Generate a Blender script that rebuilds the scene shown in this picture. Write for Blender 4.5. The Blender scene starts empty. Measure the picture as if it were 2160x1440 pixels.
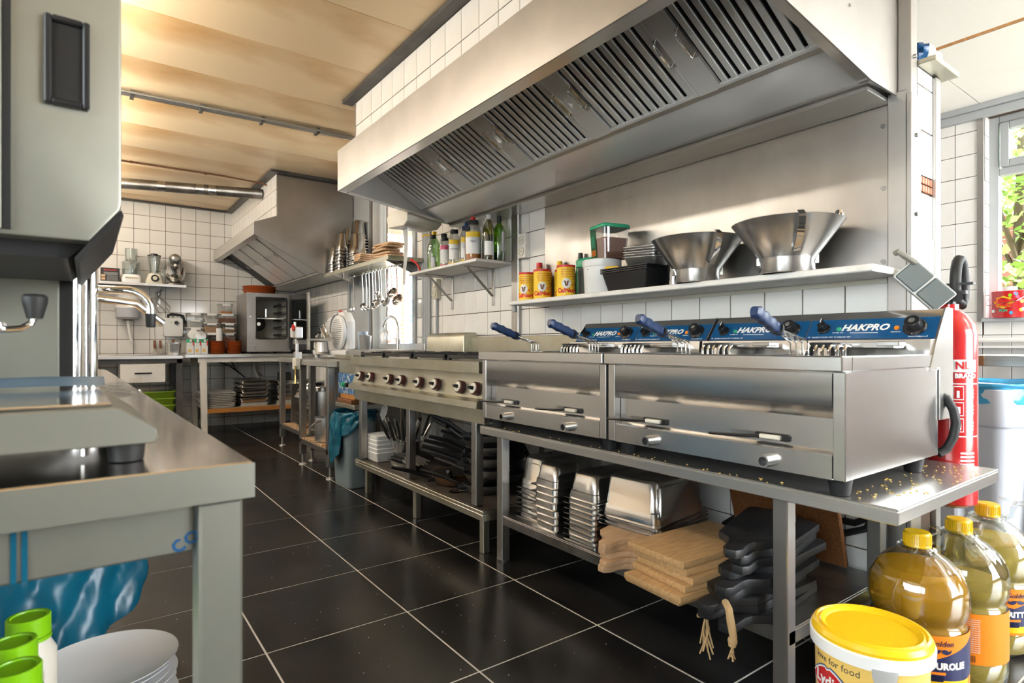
import bpy, bmesh, math, random
from mathutils import Matrix, Vector, noise
random.seed(7)
PI = math.pi
sc = bpy.context.scene
C = sc.collection

# ---------------------------------------------------------------- camera
cam = bpy.data.cameras.new('camera')
cam.sensor_width = 36.0
cam.lens = 36.0 * 1226 / 2160
cam.shift_y = 9 / 2160
cam.clip_start = 0.02
camo = bpy.data.objects.new('camera', cam)
C.objects.link(camo)
camo.location = (0, 0, 1.0)
camo.rotation_euler = (PI / 2, 0, math.radians(-36.28))
cam.dof.use_dof = True
cam.dof.focus_distance = 3.2
cam.dof.aperture_fstop = 6.3
sc.camera = camo

# ---------------------------------------------------------------- sky, sun, windows as portals
world = bpy.data.worlds.new('sky')
sc.world = world
world.use_nodes = True
nt = world.node_tree
bg = nt.nodes['Background']
bg.inputs[0].default_value = (0.90, 0.95, 1.0, 1)
bg.inputs[1].default_value = 11.0

sun = bpy.data.lights.new('sun', 'SUN')
sun.energy = 45.0
sun.angle = math.radians(1.0)
sun.color = (1.0, 0.93, 0.82)
suno = bpy.data.objects.new('sun', sun)
C.objects.link(suno)
suno.rotation_euler = Vector((-0.66, 0.36, -0.66)).to_track_quat('-Z', 'Y').to_euler()

def portal(name, loc, direction, w, h):
    l = bpy.data.lights.new(name, 'AREA')
    l.shape = 'RECTANGLE'; l.size = w; l.size_y = h
    l.cycles.is_portal = True
    o = bpy.data.objects.new(name, l); C.objects.link(o)
    o.location = loc
    o.rotation_euler = Vector(direction).to_track_quat('-Z', 'Y').to_euler()
portal('daylight_kitchen_window', (2.42, 5.03, 1.85), (-1, 0, 0), 0.9, 1.7)
portal('daylight_side_window', (5.32, -0.55, 1.9), (-1, 0, 0), 3.6, 1.5)
portal('daylight_unseen_shopfront', (3.55, -3.02, 1.45), (0, 1, 0), 2.7, 2.4)
portal('daylight_added_window', (-1.62, .1, 1.62), (1, 0, 0), 3.2, 1.35)  # portal of the added left window
LAMP = 56.0          # brightness of the ceiling tubes

sc.view_settings.view_transform = 'Standard'
sc.view_settings.look = 'None'
sc.view_settings.gamma = 1.0
sc.view_settings.use_curve_mapping = False
sc.view_settings.exposure = 0.95
sc.cycles.use_denoising = True
sc.cycles.max_bounces = 7
sc.cycles.diffuse_bounces = 3
sc.cycles.glossy_bounces = 3
sc.cycles.transmission_bounces = 6
sc.cycles.transparent_max_bounces = 8
sc.cycles.adaptive_threshold = 0.12
sc.cycles.sample_clamp_indirect = 6.0
sc.cycles.caustics_reflective = False
sc.cycles.caustics_refractive = False

# ---------------------------------------------------------------- materials
def mat(name, col, rough=0.5, metal=0.0, noise=None, bump=0.0, trans=0.0, ior=1.45, coat=0.0, spec=0.5, emit=None, alpha=1.0):
    """noise = (second colour, scale, low, high, stretch xyz)"""
    m = bpy.data.materials.new(name); m.use_nodes = True
    n = m.node_tree; p = n.nodes['Principled BSDF']
    p.inputs['Base Color'].default_value = (*col, 1)
    p.inputs['Roughness'].default_value = rough
    p.inputs['Metallic'].default_value = metal
    p.inputs['IOR'].default_value = ior
    p.inputs['Transmission Weight'].default_value = trans
    p.inputs['Coat Weight'].default_value = coat
    p.inputs['Specular IOR Level'].default_value = spec
    p.inputs['Alpha'].default_value = alpha
    if emit:
        p.inputs['Emission Color'].default_value = (*emit[0], 1); p.inputs['Emission Strength'].default_value = emit[1]
    if noise:
        c2, sca, lo, hi, st = noise
        tc = n.nodes.new('ShaderNodeTexCoord'); mp = n.nodes.new('ShaderNodeMapping')
        mp.inputs['Scale'].default_value = st
        n.links.new(tc.outputs['Object'], mp.inputs[0])
        nz = n.nodes.new('ShaderNodeTexNoise'); nz.inputs['Scale'].default_value = sca; nz.inputs['Detail'].default_value = 6
        n.links.new(mp.outputs[0], nz.inputs[0])
        r = n.nodes.new('ShaderNodeMapRange'); r.inputs[1].default_value = lo; r.inputs[2].default_value = hi
        n.links.new(nz.outputs[0], r.inputs[0])
        mx = n.nodes.new('ShaderNodeMix'); mx.data_type = 'RGBA'
        mx.inputs[6].default_value = (*col, 1); mx.inputs[7].default_value = (*c2, 1)
        n.links.new(r.outputs[0], mx.inputs[0]); n.links.new(mx.outputs[2], p.inputs['Base Color'])
        if bump:
            b = n.nodes.new('ShaderNodeBump'); b.inputs['Strength'].default_value = bump; b.inputs['Distance'].default_value = 0.004
            n.links.new(nz.outputs[0], b.inputs['Height']); n.links.new(b.outputs[0], p.inputs['Normal'])
        if metal > 0.5:
            rr = n.nodes.new('ShaderNodeMapRange'); rr.inputs[3].default_value = rough * 0.9; rr.inputs[4].default_value = min(1, rough * 1.1)
            n.links.new(nz.outputs[0], rr.inputs[0]); n.links.new(rr.outputs[0], p.inputs['Roughness'])
    return m

def see_through(name, col, gloss=0.08, rough=0.03):
    m = bpy.data.materials.new(name); m.use_nodes = True
    n = m.node_tree; n.nodes.remove(n.nodes['Principled BSDF'])
    t = n.nodes.new('ShaderNodeBsdfTransparent'); t.inputs[0].default_value = (*col, 1)
    g = n.nodes.new('ShaderNodeBsdfGlossy'); g.inputs['Roughness'].default_value = rough
    fr = n.nodes.new('ShaderNodeLayerWeight'); fr.inputs[0].default_value = 0.35
    r = n.nodes.new('ShaderNodeMapRange'); r.inputs[3].default_value = gloss; r.inputs[4].default_value = 0.55
    n.links.new(fr.outputs['Facing'], r.inputs[0])
    mx = n.nodes.new('ShaderNodeMixShader')
    n.links.new(r.outputs[0], mx.inputs[0]); n.links.new(t.outputs[0], mx.inputs[1]); n.links.new(g.outputs[0], mx.inputs[2])
    n.links.new(mx.outputs[0], n.nodes['Material Output'].inputs[0])
    return m

STEEL = mat('brushed_steel', (0.62, 0.61, 0.59), 0.30, 0.9, ((0.54, 0.53, 0.50), 5, .35, .65, (1, .25, 14)))
STEELV = mat('brushed_steel_satin', (0.45, 0.44, 0.425), 0.38, 1.0, ((0.39, 0.38, 0.365), 4, .35, .65, (1, 1, 1)))
STEELD = mat('worn_dark_steel', (0.34, 0.335, 0.325), 0.38, 1.0, ((0.22, 0.215, 0.205), 6, .4, .6, (1, 1, 1)))
STEELF = mat('fryer_steel', (0.60, 0.595, 0.585), 0.22, 0.95, ((0.55, 0.54, 0.525), 4, .25, .8, (1, 1, 5)))
FILT = mat('filter_steel', (0.74, 0.74, 0.735), 0.34, 0.45)
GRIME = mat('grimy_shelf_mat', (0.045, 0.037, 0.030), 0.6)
SHOP = mat('taupe_shop_wall', (0.38, 0.35, 0.32), 0.7)
STEELG = mat('greasy_steel', (0.56, 0.55, 0.47), 0.38, 1.0, ((0.46, 0.44, 0.34), 4, .4, .65, (1, 1, 1)))
FILM = mat('filmed_worktop_steel', (0.72, 0.67, 0.63), 0.12, 1.0, ((0.62, 0.57, 0.53), 9, .4, .6, (3, .5, 1)), bump=0.10)
CHROME = mat('chrome', (0.80, 0.80, 0.79), 0.08, 1.0)
ALU = mat('cast_aluminium', (0.66, 0.66, 0.66), 0.36, 1.0)
PAN = mat('pan_steel', (0.62, 0.61, 0.59), 0.20, 1.0)
TILE = mat('white_glazed_tile', (0.80, 0.785, 0.755), 0.10, 0, ((0.74, 0.71, 0.66), 1.6, .45, .75, (1, 1, 1)), spec=0.6)
GROUT = mat('brown_grout', (0.10, 0.065, 0.045), 0.9)
FTILE = mat('slate_floor_tile', (0.010, 0.010, 0.0105), 0.24, 0, ((0.026, 0.025, 0.024), 3.0, .42, .72, (1, 1, 1)), bump=0.10)
FGROUT = mat('pale_floor_grout', (0.66, 0.64, 0.60), 0.9)
BEAM = mat('dark_painted_beam', (0.075, 0.072, 0.070), 0.45, 0, ((0.045, 0.043, 0.041), 6, .4, .6, (1, 1, 1)))
GREY = mat('grey_painted_frame', (0.36, 0.38, 0.39), 0.42)
GREYL = mat('light_grey_paint', (0.56, 0.57, 0.56), 0.45)
WHITE = mat('white_plastic', (0.80, 0.80, 0.79), 0.35)
WHITEP = mat('white_paint', (0.78, 0.76, 0.72), 0.5, 0, ((0.60, 0.55, 0.47), 9, .55, .8, (1, 1, 1)))
CREAM = mat('cream_enamel', (0.66, 0.63, 0.54), 0.4, 0, ((0.55, 0.50, 0.38), 5, .5, .75, (1, 1, 1)))
MACH = mat('machine_grey_steel', (0.27, 0.27, 0.232), 0.38, 0.75, ((0.22, 0.215, 0.18), 3, .45, .7, (1, 1, 1)))
BLACK = mat('black_plastic', (0.010, 0.010, 0.011), 0.35)
RUBBER = mat('black_rubber', (0.012, 0.012, 0.012), 0.55)
DARK = mat('black_and_hollow_shade', (0.004, 0.004, 0.004), 0.5)  # black print and coating, also shade painted into gaps, holes and recesses
IRON = mat('cast_iron_grate', (0.022, 0.022, 0.024), 0.45, 0.3)
BLUEH = mat('navy_handle_plastic', (0.008, 0.026, 0.085), 0.38)
BLUEP = mat('blue_control_film', (0.004, 0.068, 0.19), 0.28)
BLUEPW = mat('scuffed_blue_film', (0.02, 0.10, 0.24), 0.5, 0, ((0.42, 0.45, 0.46), 30, .5, .62, (1, 1, 1)))
RED = mat('red_enamel', (0.52, 0.018, 0.02), 0.22, coat=0.5)
REDP = mat('red_plastic', (0.65, 0.02, 0.02), 0.35)
MAROON = mat('maroon_knob', (0.055, 0.012, 0.010), 0.35)
YEL = mat('yellow_can_paper', (0.90, 0.60, 0.035), 0.4)
YELP = mat('yellow_lid_plastic', (0.80, 0.50, 0.012), 0.25)
YELT = mat('butter_yellow_tub', (0.80, 0.53, 0.14), 0.35)
ORANGE = mat('orange_print', (0.80, 0.23, 0.015), 0.4)
NAVY = mat('navy_print', (0.022, 0.026, 0.085), 0.4)
GREEN = mat('green_lid_plastic', (0.03, 0.33, 0.17), 0.35)
LIME = mat('lime_plastic', (0.22, 0.52, 0.005), 0.35)
LIMEB = mat('lime_crate_plastic', (0.30, 0.50, 0.03), 0.4)
BINB = mat('blue_grey_bin', (0.17, 0.22, 0.25), 0.4)
BING = mat('pale_grey_bin', (0.60, 0.63, 0.69), 0.45)
BAG = mat('teal_bin_bag', (0.004, 0.10, 0.165), 0.28, 0, ((0.003, 0.07, 0.12), 6, .4, .6, (1, 1, 1)), spec=0.4)
BAGL = mat('sky_blue_bin_bag', (0.06, 0.34, 0.58), 0.2)
PORC = mat('white_porcelain', (0.78, 0.79, 0.80), 0.08)
OAK = mat('oak_board', (0.54, 0.34, 0.16), 0.5, 0, ((0.42, 0.25, 0.11), 7, .35, .65, (2, 14, 14)), bump=0.05)
BEECH = mat('beech_board', (0.60, 0.40, 0.24), 0.5, 0, ((0.50, 0.31, 0.17), 7, .35, .65, (2, 10, 10)))
PINE = mat('orange_pine', (0.45, 0.20, 0.045), 0.5, 0, ((0.33, 0.13, 0.03), 6, .35, .65, (1, 14, 14)))
BROWNW = mat('brown_wood', (0.19, 0.075, 0.025), 0.5, 0, ((0.12, 0.045, 0.015), 8, .35, .65, (2, 12, 12)))
BLACKW = mat('black_slate_board', (0.012, 0.012, 0.013), 0.42, 0, ((0.025, 0.025, 0.026), 14, .5, .7, (1, 1, 1)))
TERRA = mat('glazed_terracotta', (0.36, 0.075, 0.018), 0.2)
ROPE = mat('hemp_rope', (0.42, 0.28, 0.14), 0.9)
GLASS = see_through('window_glass', (0.96, 0.98, 0.97), 0.03, 0.0)
CLEAR = see_through('clear_plastic', (0.90, 0.91, 0.91), 0.10, 0.06)
CLEARG = see_through('clear_glass', (0.88, 0.91, 0.90), 0.12, 0.02)
SMOKE = see_through('smoked_door_glass', (0.30, 0.34, 0.37), 0.18, 0.05)
GRG = see_through('green_glass', (0.33, 0.62, 0.05), 0.14, 0.03)
OLG = see_through('olive_glass', (0.42, 0.40, 0.06), 0.14, 0.03)
BOXCL = mat('cloudy_food_box', (0.48, 0.48, 0.48), 0.3, trans=0.55)
OIL = mat('frying_oil', (0.97, 0.47, 0.02), 0.02, trans=0.55, ior=1.2)
OILP = mat('pale_frying_oil', (0.98, 0.72, 0.14), 0.02, trans=0.6, ior=1.2)
HONEY = mat('amber_sauce', (0.50, 0.16, 0.015), 0.2)
SOYB = mat('dark_sauce', (0.015, 0.022, 0.035), 0.2)
WINE = mat('dark_wine', (0.03, 0.06, 0.004), 0.1)
PAPER = mat('white_label_paper', (0.78, 0.78, 0.77), 0.5)
CARD = mat('cardboard', (0.42, 0.25, 0.12), 0.8)
COCOA = mat('brown_powder', (0.23, 0.105, 0.07), 0.8)
PINKP = mat('pink_label', (0.62, 0.10, 0.20), 0.4)
GREENP = mat('green_label', (0.02, 0.17, 0.07), 0.4)
MEAT = mat('wrapped_meat', (0.42, 0.10, 0.09), 0.12, 0, ((0.62, 0.50, 0.48), 12, .45, .6, (1, 1, 1)))
FOIL = mat('crinkled_foil', (0.72, 0.72, 0.72), 0.18, 1.0, ((0.5, 0.5, 0.5), 60, .4, .6, (1, 1, 1)), bump=0.3)
MESHB = mat('tray_grey_foil', (0.55, 0.56, 0.57), 0.3, 1.0)
STEEL_WALL = mat('steel_wall_sheet', (0.46, 0.45, 0.435), 0.34, 1.0, ((0.39, 0.37, 0.345), 3, .35, .7, (1, 2, 1)))
OLIVEB = mat('olive_brown_wood', (0.12, 0.075, 0.03), 0.6)
STUCCO = mat('aged_white_board', (0.74, 0.735, 0.70), 0.5, 0, ((0.66, 0.64, 0.59), 1.4, .45, .75, (1, 1, 1)))
BRICKO = mat('orange_mosaic_brick', (0.45, 0.16, 0.08), 0.6)
BRICKR = mat('red_brick', (0.36, 0.115, 0.085), 0.85, 0, ((0.27, 0.08, 0.06), 9, .4, .6, (1, 1, 1)))
MORTAR = mat('mortar', (0.50, 0.47, 0.43), 0.95)
LEAF = mat('leaf_green', (0.22, 0.36, 0.08), 0.5, 0, ((0.34, 0.48, 0.14), 4, .4, .6, (1, 1, 1)))
BARK = mat('bark', (0.10, 0.07, 0.045), 0.9)
PAVE = mat('outdoor_paving', (0.45, 0.43, 0.40), 0.9)

# nicotine-brown ceiling: stains with shapes of their own
CEIL = mat('stained_ceiling_board', (0.86, 0.66, 0.42), 0.30, 0, ((0.52, 0.27, 0.08), 1.1, .47, .72, (0.75, 1.25, 1)), spec=0.4)
CEILW = mat('off_white_ceiling_board', (0.77, 0.755, 0.71), 0.55, 0, ((0.70, 0.66, 0.58), 2.2, .55, .8, (1, 1, 1)))

def brick_texture(name):
    m = bpy.data.materials.new(name); m.use_nodes = True
    n = m.node_tree; p = n.nodes['Principled BSDF']; p.inputs['Roughness'].default_value = 0.9
    tc = n.nodes.new('ShaderNodeTexCoord'); sep = n.nodes.new('ShaderNodeSeparateXYZ'); cmb = n.nodes.new('ShaderNodeCombineXYZ')
    n.links.new(tc.outputs['Object'], sep.inputs[0])
    n.links.new(sep.outputs[0], cmb.inputs[0]); n.links.new(sep.outputs[2], cmb.inputs[1])
    b = n.nodes.new('ShaderNodeTexBrick')
    b.inputs['Color1'].default_value = (0.34, 0.11, 0.08, 1); b.inputs['Color2'].default_value = (0.42, 0.15, 0.10, 1); b.inputs['Mortar'].default_value = (0.5, 0.47, 0.43, 1)
    b.inputs['Scale'].default_value = 1.0; b.inputs['Mortar Size'].default_value = 0.012
    b.inputs['Brick Width'].default_value = 0.25; b.inputs['Row Height'].default_value = 0.085
    n.links.new(cmb.outputs[0], b.inputs[0]); n.links.new(b.outputs[0], p.inputs['Base Color'])
    return m
BRICKT = brick_texture('far_brickwork')

# ---------------------------------------------------------------- mesh helpers
ORG = {}
class B:
    def __init__(s): s.v = []; s.f = []; s.m = []; s.mi = 0
    def add(s, vs, fs):
        k = len(s.v); s.v += [tuple(v) for v in vs]
        for f in fs: s.f.append(tuple(i + k for i in f)); s.m.append(s.mi)
        return s
    def mat(s, i): s.mi = i; return s
    def box(s, x0, x1, y0, y1, z0, z1):
        return s.add([(x0, y0, z0), (x1, y0, z0), (x1, y1, z0), (x0, y1, z0), (x0, y0, z1), (x1, y0, z1), (x1, y1, z1), (x0, y1, z1)],
                     [(0, 3, 2, 1), (4, 5, 6, 7), (0, 1, 5, 4), (1, 2, 6, 5), (2, 3, 7, 6), (3, 0, 4, 7)])
    def cbox(s, c, d): return s.box(c[0] - d[0] / 2, c[0] + d[0] / 2, c[1] - d[1] / 2, c[1] + d[1] / 2, c[2] - d[2] / 2, c[2] + d[2] / 2)
    def xf(s, M, k0=0):
        s.v[k0:] = [tuple(M @ Vector(v)) for v in s.v[k0:]]; return s
    def obox(s, c, d, rot):                      # rotated box, rot = euler
        k = len(s.v); s.cbox((0, 0, 0), d)
        M = Matrix.Translation(c) @ Matrix.Rotation(rot[2], 4, 'Z') @ Matrix.Rotation(rot[1], 4, 'Y') @ Matrix.Rotation(rot[0], 4, 'X')
        return s.xf(M, k)
    def bar(s, p0, p1, w, h):                    # rectangular bar between two points
        p0 = Vector(p0); p1 = Vector(p1); d = p1 - p0; k = len(s.v)
        s.box(-w / 2, w / 2, -h / 2, h / 2, 0, d.length)
        return s.xf(Matrix.Translation(p0) @ d.to_track_quat('Z', 'Y').to_matrix().to_4x4(), k)
    def cyl(s, p0, p1, r0, r1=None, n=16, caps=True):
        r1 = r0 if r1 is None else r1
        p0 = Vector(p0); p1 = Vector(p1); d = p1 - p0
        q = d.to_track_quat('Z', 'Y'); vs = []
        for p, r in ((p0, r0), (p1, r1)):
            for i in range(n):
                a = 2 * PI * i / n
                vs.append(p + q @ Vector((r * math.cos(a), r * math.sin(a), 0)))
        fs = [(i, (i + 1) % n, n + (i + 1) % n, n + i) for i in range(n)]
        if caps: fs += [tuple(range(n - 1, -1, -1)), tuple(range(n, 2 * n))]
        return s.add(vs, fs)
    def tube(s, pts, r, n=8, closed=False):
        P = [Vector(p) for p in pts]; N = len(P); vs = []; q0 = None; up = None
        for i, p in enumerate(P):
            a = P[(i - 1) % N] if (i or closed) else P[i]; b = P[(i + 1) % N] if (i < N - 1 or closed) else P[i]
            d = (b - a).normalized()
            if up is None:
                up = d.orthogonal().normalized()
            up = (up - d * up.dot(d)).normalized(); sd = d.cross(up)
            rr = r[i] if isinstance(r, (list, tuple)) else r
            for j in range(n):
                t = 2 * PI * j / n
                vs.append(p + (up * math.cos(t) + sd * math.sin(t)) * rr)
        fs = []
        for i in range(N if closed else N - 1):
            k = (i + 1) % N
            for j in range(n):
                fs.append((i * n + j, i * n + (j + 1) % n, k * n + (j + 1) % n, k * n + j))
        if not closed: fs += [tuple(range(n - 1, -1, -1)), tuple(range((N - 1) * n, N * n))]
        return s.add(vs, fs)
    def lathe(s, prof, n=24, c=(0, 0, 0), a0=0, a1=None, cap0=True, cap1=True, sx=1, sy=1):
        full = a1 is None; a1 = 2 * PI if full else a1; vs = []
        m = n if full else n + 1
        for (r, z) in prof:
            for i in range(m):
                a = a0 + (a1 - a0) * i / n
                vs.append((c[0] + sx * r * math.cos(a), c[1] + sy * r * math.sin(a), c[2] + z))
        fs = []
        for k in range(len(prof) - 1):
            for i in range(n):
                j = (i + 1) % m
                fs.append((k * m + i, k * m + j, (k + 1) * m + j, (k + 1) * m + i))
        if full:
            if cap0 and prof[0][0] > 1e-6: fs.append(tuple(range(m - 1, -1, -1)))
            if cap1 and prof[-1][0] > 1e-6: fs.append(tuple(range((len(prof) - 1) * m, len(prof) * m)))
        return s.add(vs, fs)
    def prism(s, poly, axis, a, b):              # poly of 2-D points, extruded along axis
        def pt(p, t):
            return {'x': (t, p[0], p[1]), 'y': (p[0], t, p[1]), 'z': (p[0], p[1], t)}[axis]
        n = len(poly)
        vs = [pt(p, a) for p in poly] + [pt(p, b) for p in poly]
        fs = [tuple(range(n)), tuple(range(2 * n - 1, n - 1, -1))] + [(i, (i + 1) % n, n + (i + 1) % n, n + i) for i in range(n)]
        return s.add(vs, fs)
    def grid(s, fn, nu, nv):
        vs = [fn(i / nu, j / nv) for i in range(nu + 1) for j in range(nv + 1)]
        fs = [(i * (nv + 1) + j, (i + 1) * (nv + 1) + j, (i + 1) * (nv + 1) + j + 1, i * (nv + 1) + j + 1) for i in range(nu) for j in range(nv)]
        return s.add(vs, fs)
    def loft(s, rings, closed_ends=True):
        n = len(rings[0]); vs = [p for r in rings for p in r]; fs = []
        for k in range(len(rings) - 1):
            for i in range(n):
                j = (i + 1) % n
                fs.append((k * n + i, k * n + j, (k + 1) * n + j, (k + 1) * n + i))
        if closed_ends: fs += [tuple(range(n - 1, -1, -1)), tuple(range((len(rings) - 1) * n, len(rings) * n))]
        return s.add(vs, fs)
    def mesh(s, name, mats, bev=0, seg=1, ang=35, solid=0, merge=False, fixn=True):
        bm = bmesh.new()
        vv = [bm.verts.new(v) for v in s.v]
        for f, mi in zip(s.f, s.m):
            try:
                fc = bm.faces.new([vv[i] for i in f]); fc.material_index = mi
            except ValueError: pass
        if merge: bmesh.ops.remove_doubles(bm, verts=bm.verts, dist=1e-5)
        if solid: bmesh.ops.solidify(bm, geom=bm.faces[:], thickness=solid)
        if fixn: bmesh.ops.recalc_face_normals(bm, faces=bm.faces)
        if bev:
            es = [e for e in bm.edges if len(e.link_faces) == 2 and e.calc_face_angle(0) > 0.6]
            bmesh.ops.bevel(bm, geom=es, offset=bev, segments=seg, profile=0.6, affect='EDGES', clamp_overlap=True)
        me = bpy.data.meshes.new(name); bm.to_mesh(me); bm.free()
        for m in (mats if isinstance(mats, (list, tuple)) else [mats]): me.materials.append(m)
        me.polygons.foreach_set('use_smooth', [True] * len(me.polygons))
        me.set_sharp_from_angle(angle=math.radians(ang))
        return me
    def build(s, name, mats, parent=None, W=False, **kw):
        if W and parent is not None:
            o = ORG.get(parent, (0, 0, 0))
            s.v = [(v[0] - o[0], v[1] - o[1], v[2] - o[2]) for v in s.v]
        return link(name, s.mesh(name, mats, **kw), parent)

def link(name, me, parent=None, loc=None):
    o = bpy.data.objects.new(name, me); C.objects.link(o)
    if parent is not None: o.parent = parent; ORG[o] = ORG.get(parent, (0, 0, 0))
    if loc: o.location = loc
    return o
def tag(o, label, cat=None, group=None, kind=None):
    if label: o['label'] = label
    if cat: o['category'] = cat
    if group: o['group'] = group
    if kind: o['kind'] = kind
    return o
def thing(name, label, cat, loc=(0, 0, 0), rz=0, group=None):
    o = bpy.data.objects.new(name, None); C.objects.link(o)
    o.empty_display_size = 0.05
    o.location = loc; o.rotation_euler = (0, 0, rz); ORG[o] = loc
    return tag(o, label, cat, group)
def copy_tree(o, loc=None, rz=None, label=None, parent=None, rot=None):
    c = o.copy(); C.objects.link(c); c.parent = parent
    if loc is not None: c.location = loc
    if rz is not None: c.rotation_euler = (0, 0, rz)
    if rot is not None: c.rotation_euler = rot
    if label: c['label'] = label
    for ch in o.children: copy_tree(ch, parent=c)
    return c
def solo(name, b, mats, label, cat, loc=(0, 0, 0), rz=0, group=None, rot=None, **kw):
    o = b.build(name, mats, **kw); o.location = loc; o.rotation_euler = rot or (0, 0, rz); ORG[o] = loc
    return tag(o, label, cat, group)
def struct(name, b, mats, parent=None, **kw):
    o = b.build(name, mats, parent, **kw)
    if parent is None: o['kind'] = 'structure'
    return o

FX = Matrix(((0, 0, -1), (-1, 0, 0), (0, 1, 0))).to_4x4()      # lettering that faces -X
FY = Matrix(((1, 0, 0), (0, 0, -1), (0, 1, 0))).to_4x4()       # lettering that faces -Y
def text_mesh(s, size, ext=0.0004, shear=0.0, bold=0.0, align='CENTER', space=1.0):
    key = (s, size, ext, shear, bold, align, space)
    if key not in _tx:
        cu = bpy.data.curves.new('lettering', 'FONT'); cu.body = s; cu.size = size; cu.extrude = ext; cu.shear = shear
        cu.offset = bold; cu.align_x = align; cu.align_y = 'CENTER'; cu.resolution_u = 1 if size < .015 else 2; cu.space_character = space
        o = bpy.data.objects.new('lettering', cu)
        _tx[key] = bpy.data.meshes.new_from_object(o)
        bpy.data.objects.remove(o); bpy.data.curves.remove(cu)
    return _tx[key].copy()
_tx = {}
def text(s, size, m, parent, loc, F=FX, W=False, tilt=0, **kw):
    me = text_mesh(s, size, **kw); me.materials.clear(); me.materials.append(m)
    if W: loc = [a - b for a, b in zip(loc, ORG[parent])]
    me.transform(Matrix.Translation(loc) @ F @ Matrix.Rotation(tilt, 4, 'Z'))
    return link('lettering', me, parent)
def text_arc(s, size, m, parent, r, z, ac, **kw):
    me = text_mesh(s, size, **kw); me.materials.clear(); me.materials.append(m)
    for v in me.vertices:
        a = ac + v.co.x / r; rr = r + v.co.z + 0.0006
        v.co = (rr * math.cos(a), rr * math.sin(a), z + v.co.y)
    return link('lettering', me, parent)
def arc(name, m, parent, r, z0, z1, a0, a1, n=14, t=0.0005):
    b = B().lathe([(r, z0), (r + t, z0), (r + t, z1), (r, z1)], n, a0=a0, a1=a1)
    return b.build(name, m, parent)
def rrect(w, d, r, n=4, cx=0, cy=0):
    p = []
    for (sx, sy, a) in ((1, 1, 0), (-1, 1, PI / 2), (-1, -1, PI), (1, -1, 1.5 * PI)):
        for i in range(n + 1):
            t = a + PI / 2 * i / n
            p.append((cx + sx * (w / 2 - r) + r * math.cos(t), cy + sy * (d / 2 - r) + r * math.sin(t)))
    return p
def ring(w, d, r, z, n=4): return [(x, y, z) for x, y in rrect(w, d, min(r, w / 2 - 1e-4, d / 2 - 1e-4), n)]
def arcpts(c, r, a0, a1, n, plane='xz'):
    out = []
    for i in range(n + 1):
        a = a0 + (a1 - a0) * i / n; u = r * math.cos(a); w = r * math.sin(a)
        out.append({'xz': (c[0] + u, c[1], c[2] + w), 'yz': (c[0], c[1] + u, c[2] + w), 'xy': (c[0] + u, c[1] + w, c[2])}[plane])
    return out

def nth(k, n, what='of the stack'):
    w = ['first', 'second', 'third', 'fourth', 'fifth', 'sixth', 'seventh', 'eighth', 'ninth', 'tenth', 'eleventh', 'twelfth', 'thirteenth', 'fourteenth']
    return 'topmost' if k == n - 1 else 'lowest' if k == 0 else w[n - 1 - k] + ' from the top'

# ================================================================ the room
H = 2.70
XW = 2.295           # cooking wall
YB = 8.05            # back wall
XR = 5.10            # window wall of the side room
_tm = {}
def in_view(p):
    fw = .5917 * p[0] + .8061 * p[1]; r = .8061 * p[0] - .5917 * p[1]
    if fw < 0.2: return (1, 0)
    x = 1080 + 1226 * r / fw; y = 729 - 1226 * (p[2] - 1) / fw
    return (0 if -60 < x < 2220 and -60 < y < 1500 else 1, fw)
def tiles(parent, face, at, u0, u1, v0, v1, pu, pv, phu, phv, g, th, m, holes=(), maxn=300, name='tile'):
    rects = []
    i0 = math.floor((u0 - phu) / pu); j0 = math.floor((v0 - phv) / pv)
    u = phu + i0 * pu
    while u < u1 - 1e-6:
        v = phv + j0 * pv
        while v < v1 - 1e-6:
            todo = [(max(u, u0), min(u + pu, u1), max(v, v0), min(v + pv, v1))]
            for (a, b, c, d) in holes:
                nxt = []
                for (p, q, r, t) in todo:
                    if q <= a or p >= b or t <= c or r >= d: nxt.append((p, q, r, t)); continue
                    if p < a: nxt.append((p, a, r, t))
                    if q > b: nxt.append((b, q, r, t))
                    p2, q2 = max(p, a), min(q, b)
                    if r < c: nxt.append((p2, q2, r, c))
                    if t > d: nxt.append((p2, q2, d, t))
                todo = nxt
            rects += [r for r in todo if r[1] - r[0] > 0.018 and r[3] - r[2] > 0.018]
            v += pv
        u += pu
    def centre(r):
        a, b = (r[0] + r[1]) / 2, (r[2] + r[3]) / 2
        return {'X-': (at - th / 2, a, b), 'Y-': (a, at - th / 2, b), 'Z+': (a, b, at + th / 2), 'Z-': (a, b, at - th / 2), 'X+': (at + th / 2, a, b)}[face]
    rects.sort(key=lambda r: in_view(centre(r)))
    rest = B()
    for k, r in enumerate(rects):
        w, h = round(r[1] - r[0] - g, 4), round(r[3] - r[2] - g, 4); c = centre(r)
        d = {'X': (th, w, h), 'Y': (w, th, h), 'Z': (w, h, th)}[face[0]]
        if k < maxn:
            key = (d, m.name)
            if key not in _tm: _tm[key] = B().cbox((0, 0, 0), d).mesh(name, m, bev=min(0.0012, th * .4))
            link(name, _tm[key], parent, c)
        else: rest.cbox(c, d)
    if rest.v:
        o = rest.build(name + '_field', m, parent); o['kind'] = 'stuff'

# ---- floor
fl = struct('floor', B().box(-1.7, 5.3, -3.2, 8.2, -0.10, -0.0014), FGROUT)
tiles(fl, 'Z+', -0.0014, -1.6, XR, -3.0, YB, .502, .499, .474, 1.498, .0060, .0014, FTILE)

# ---- back wall
wb = struct('wall_back', B().box(-1.7, 2.6, YB + .004, YB + .2, 0, H), GROUT)
tiles(wb, 'Y-', YB + .004, -1.6, XW, 0, H, .160, .1615, .453, 2.527, .0045, .006, TILE)

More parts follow.
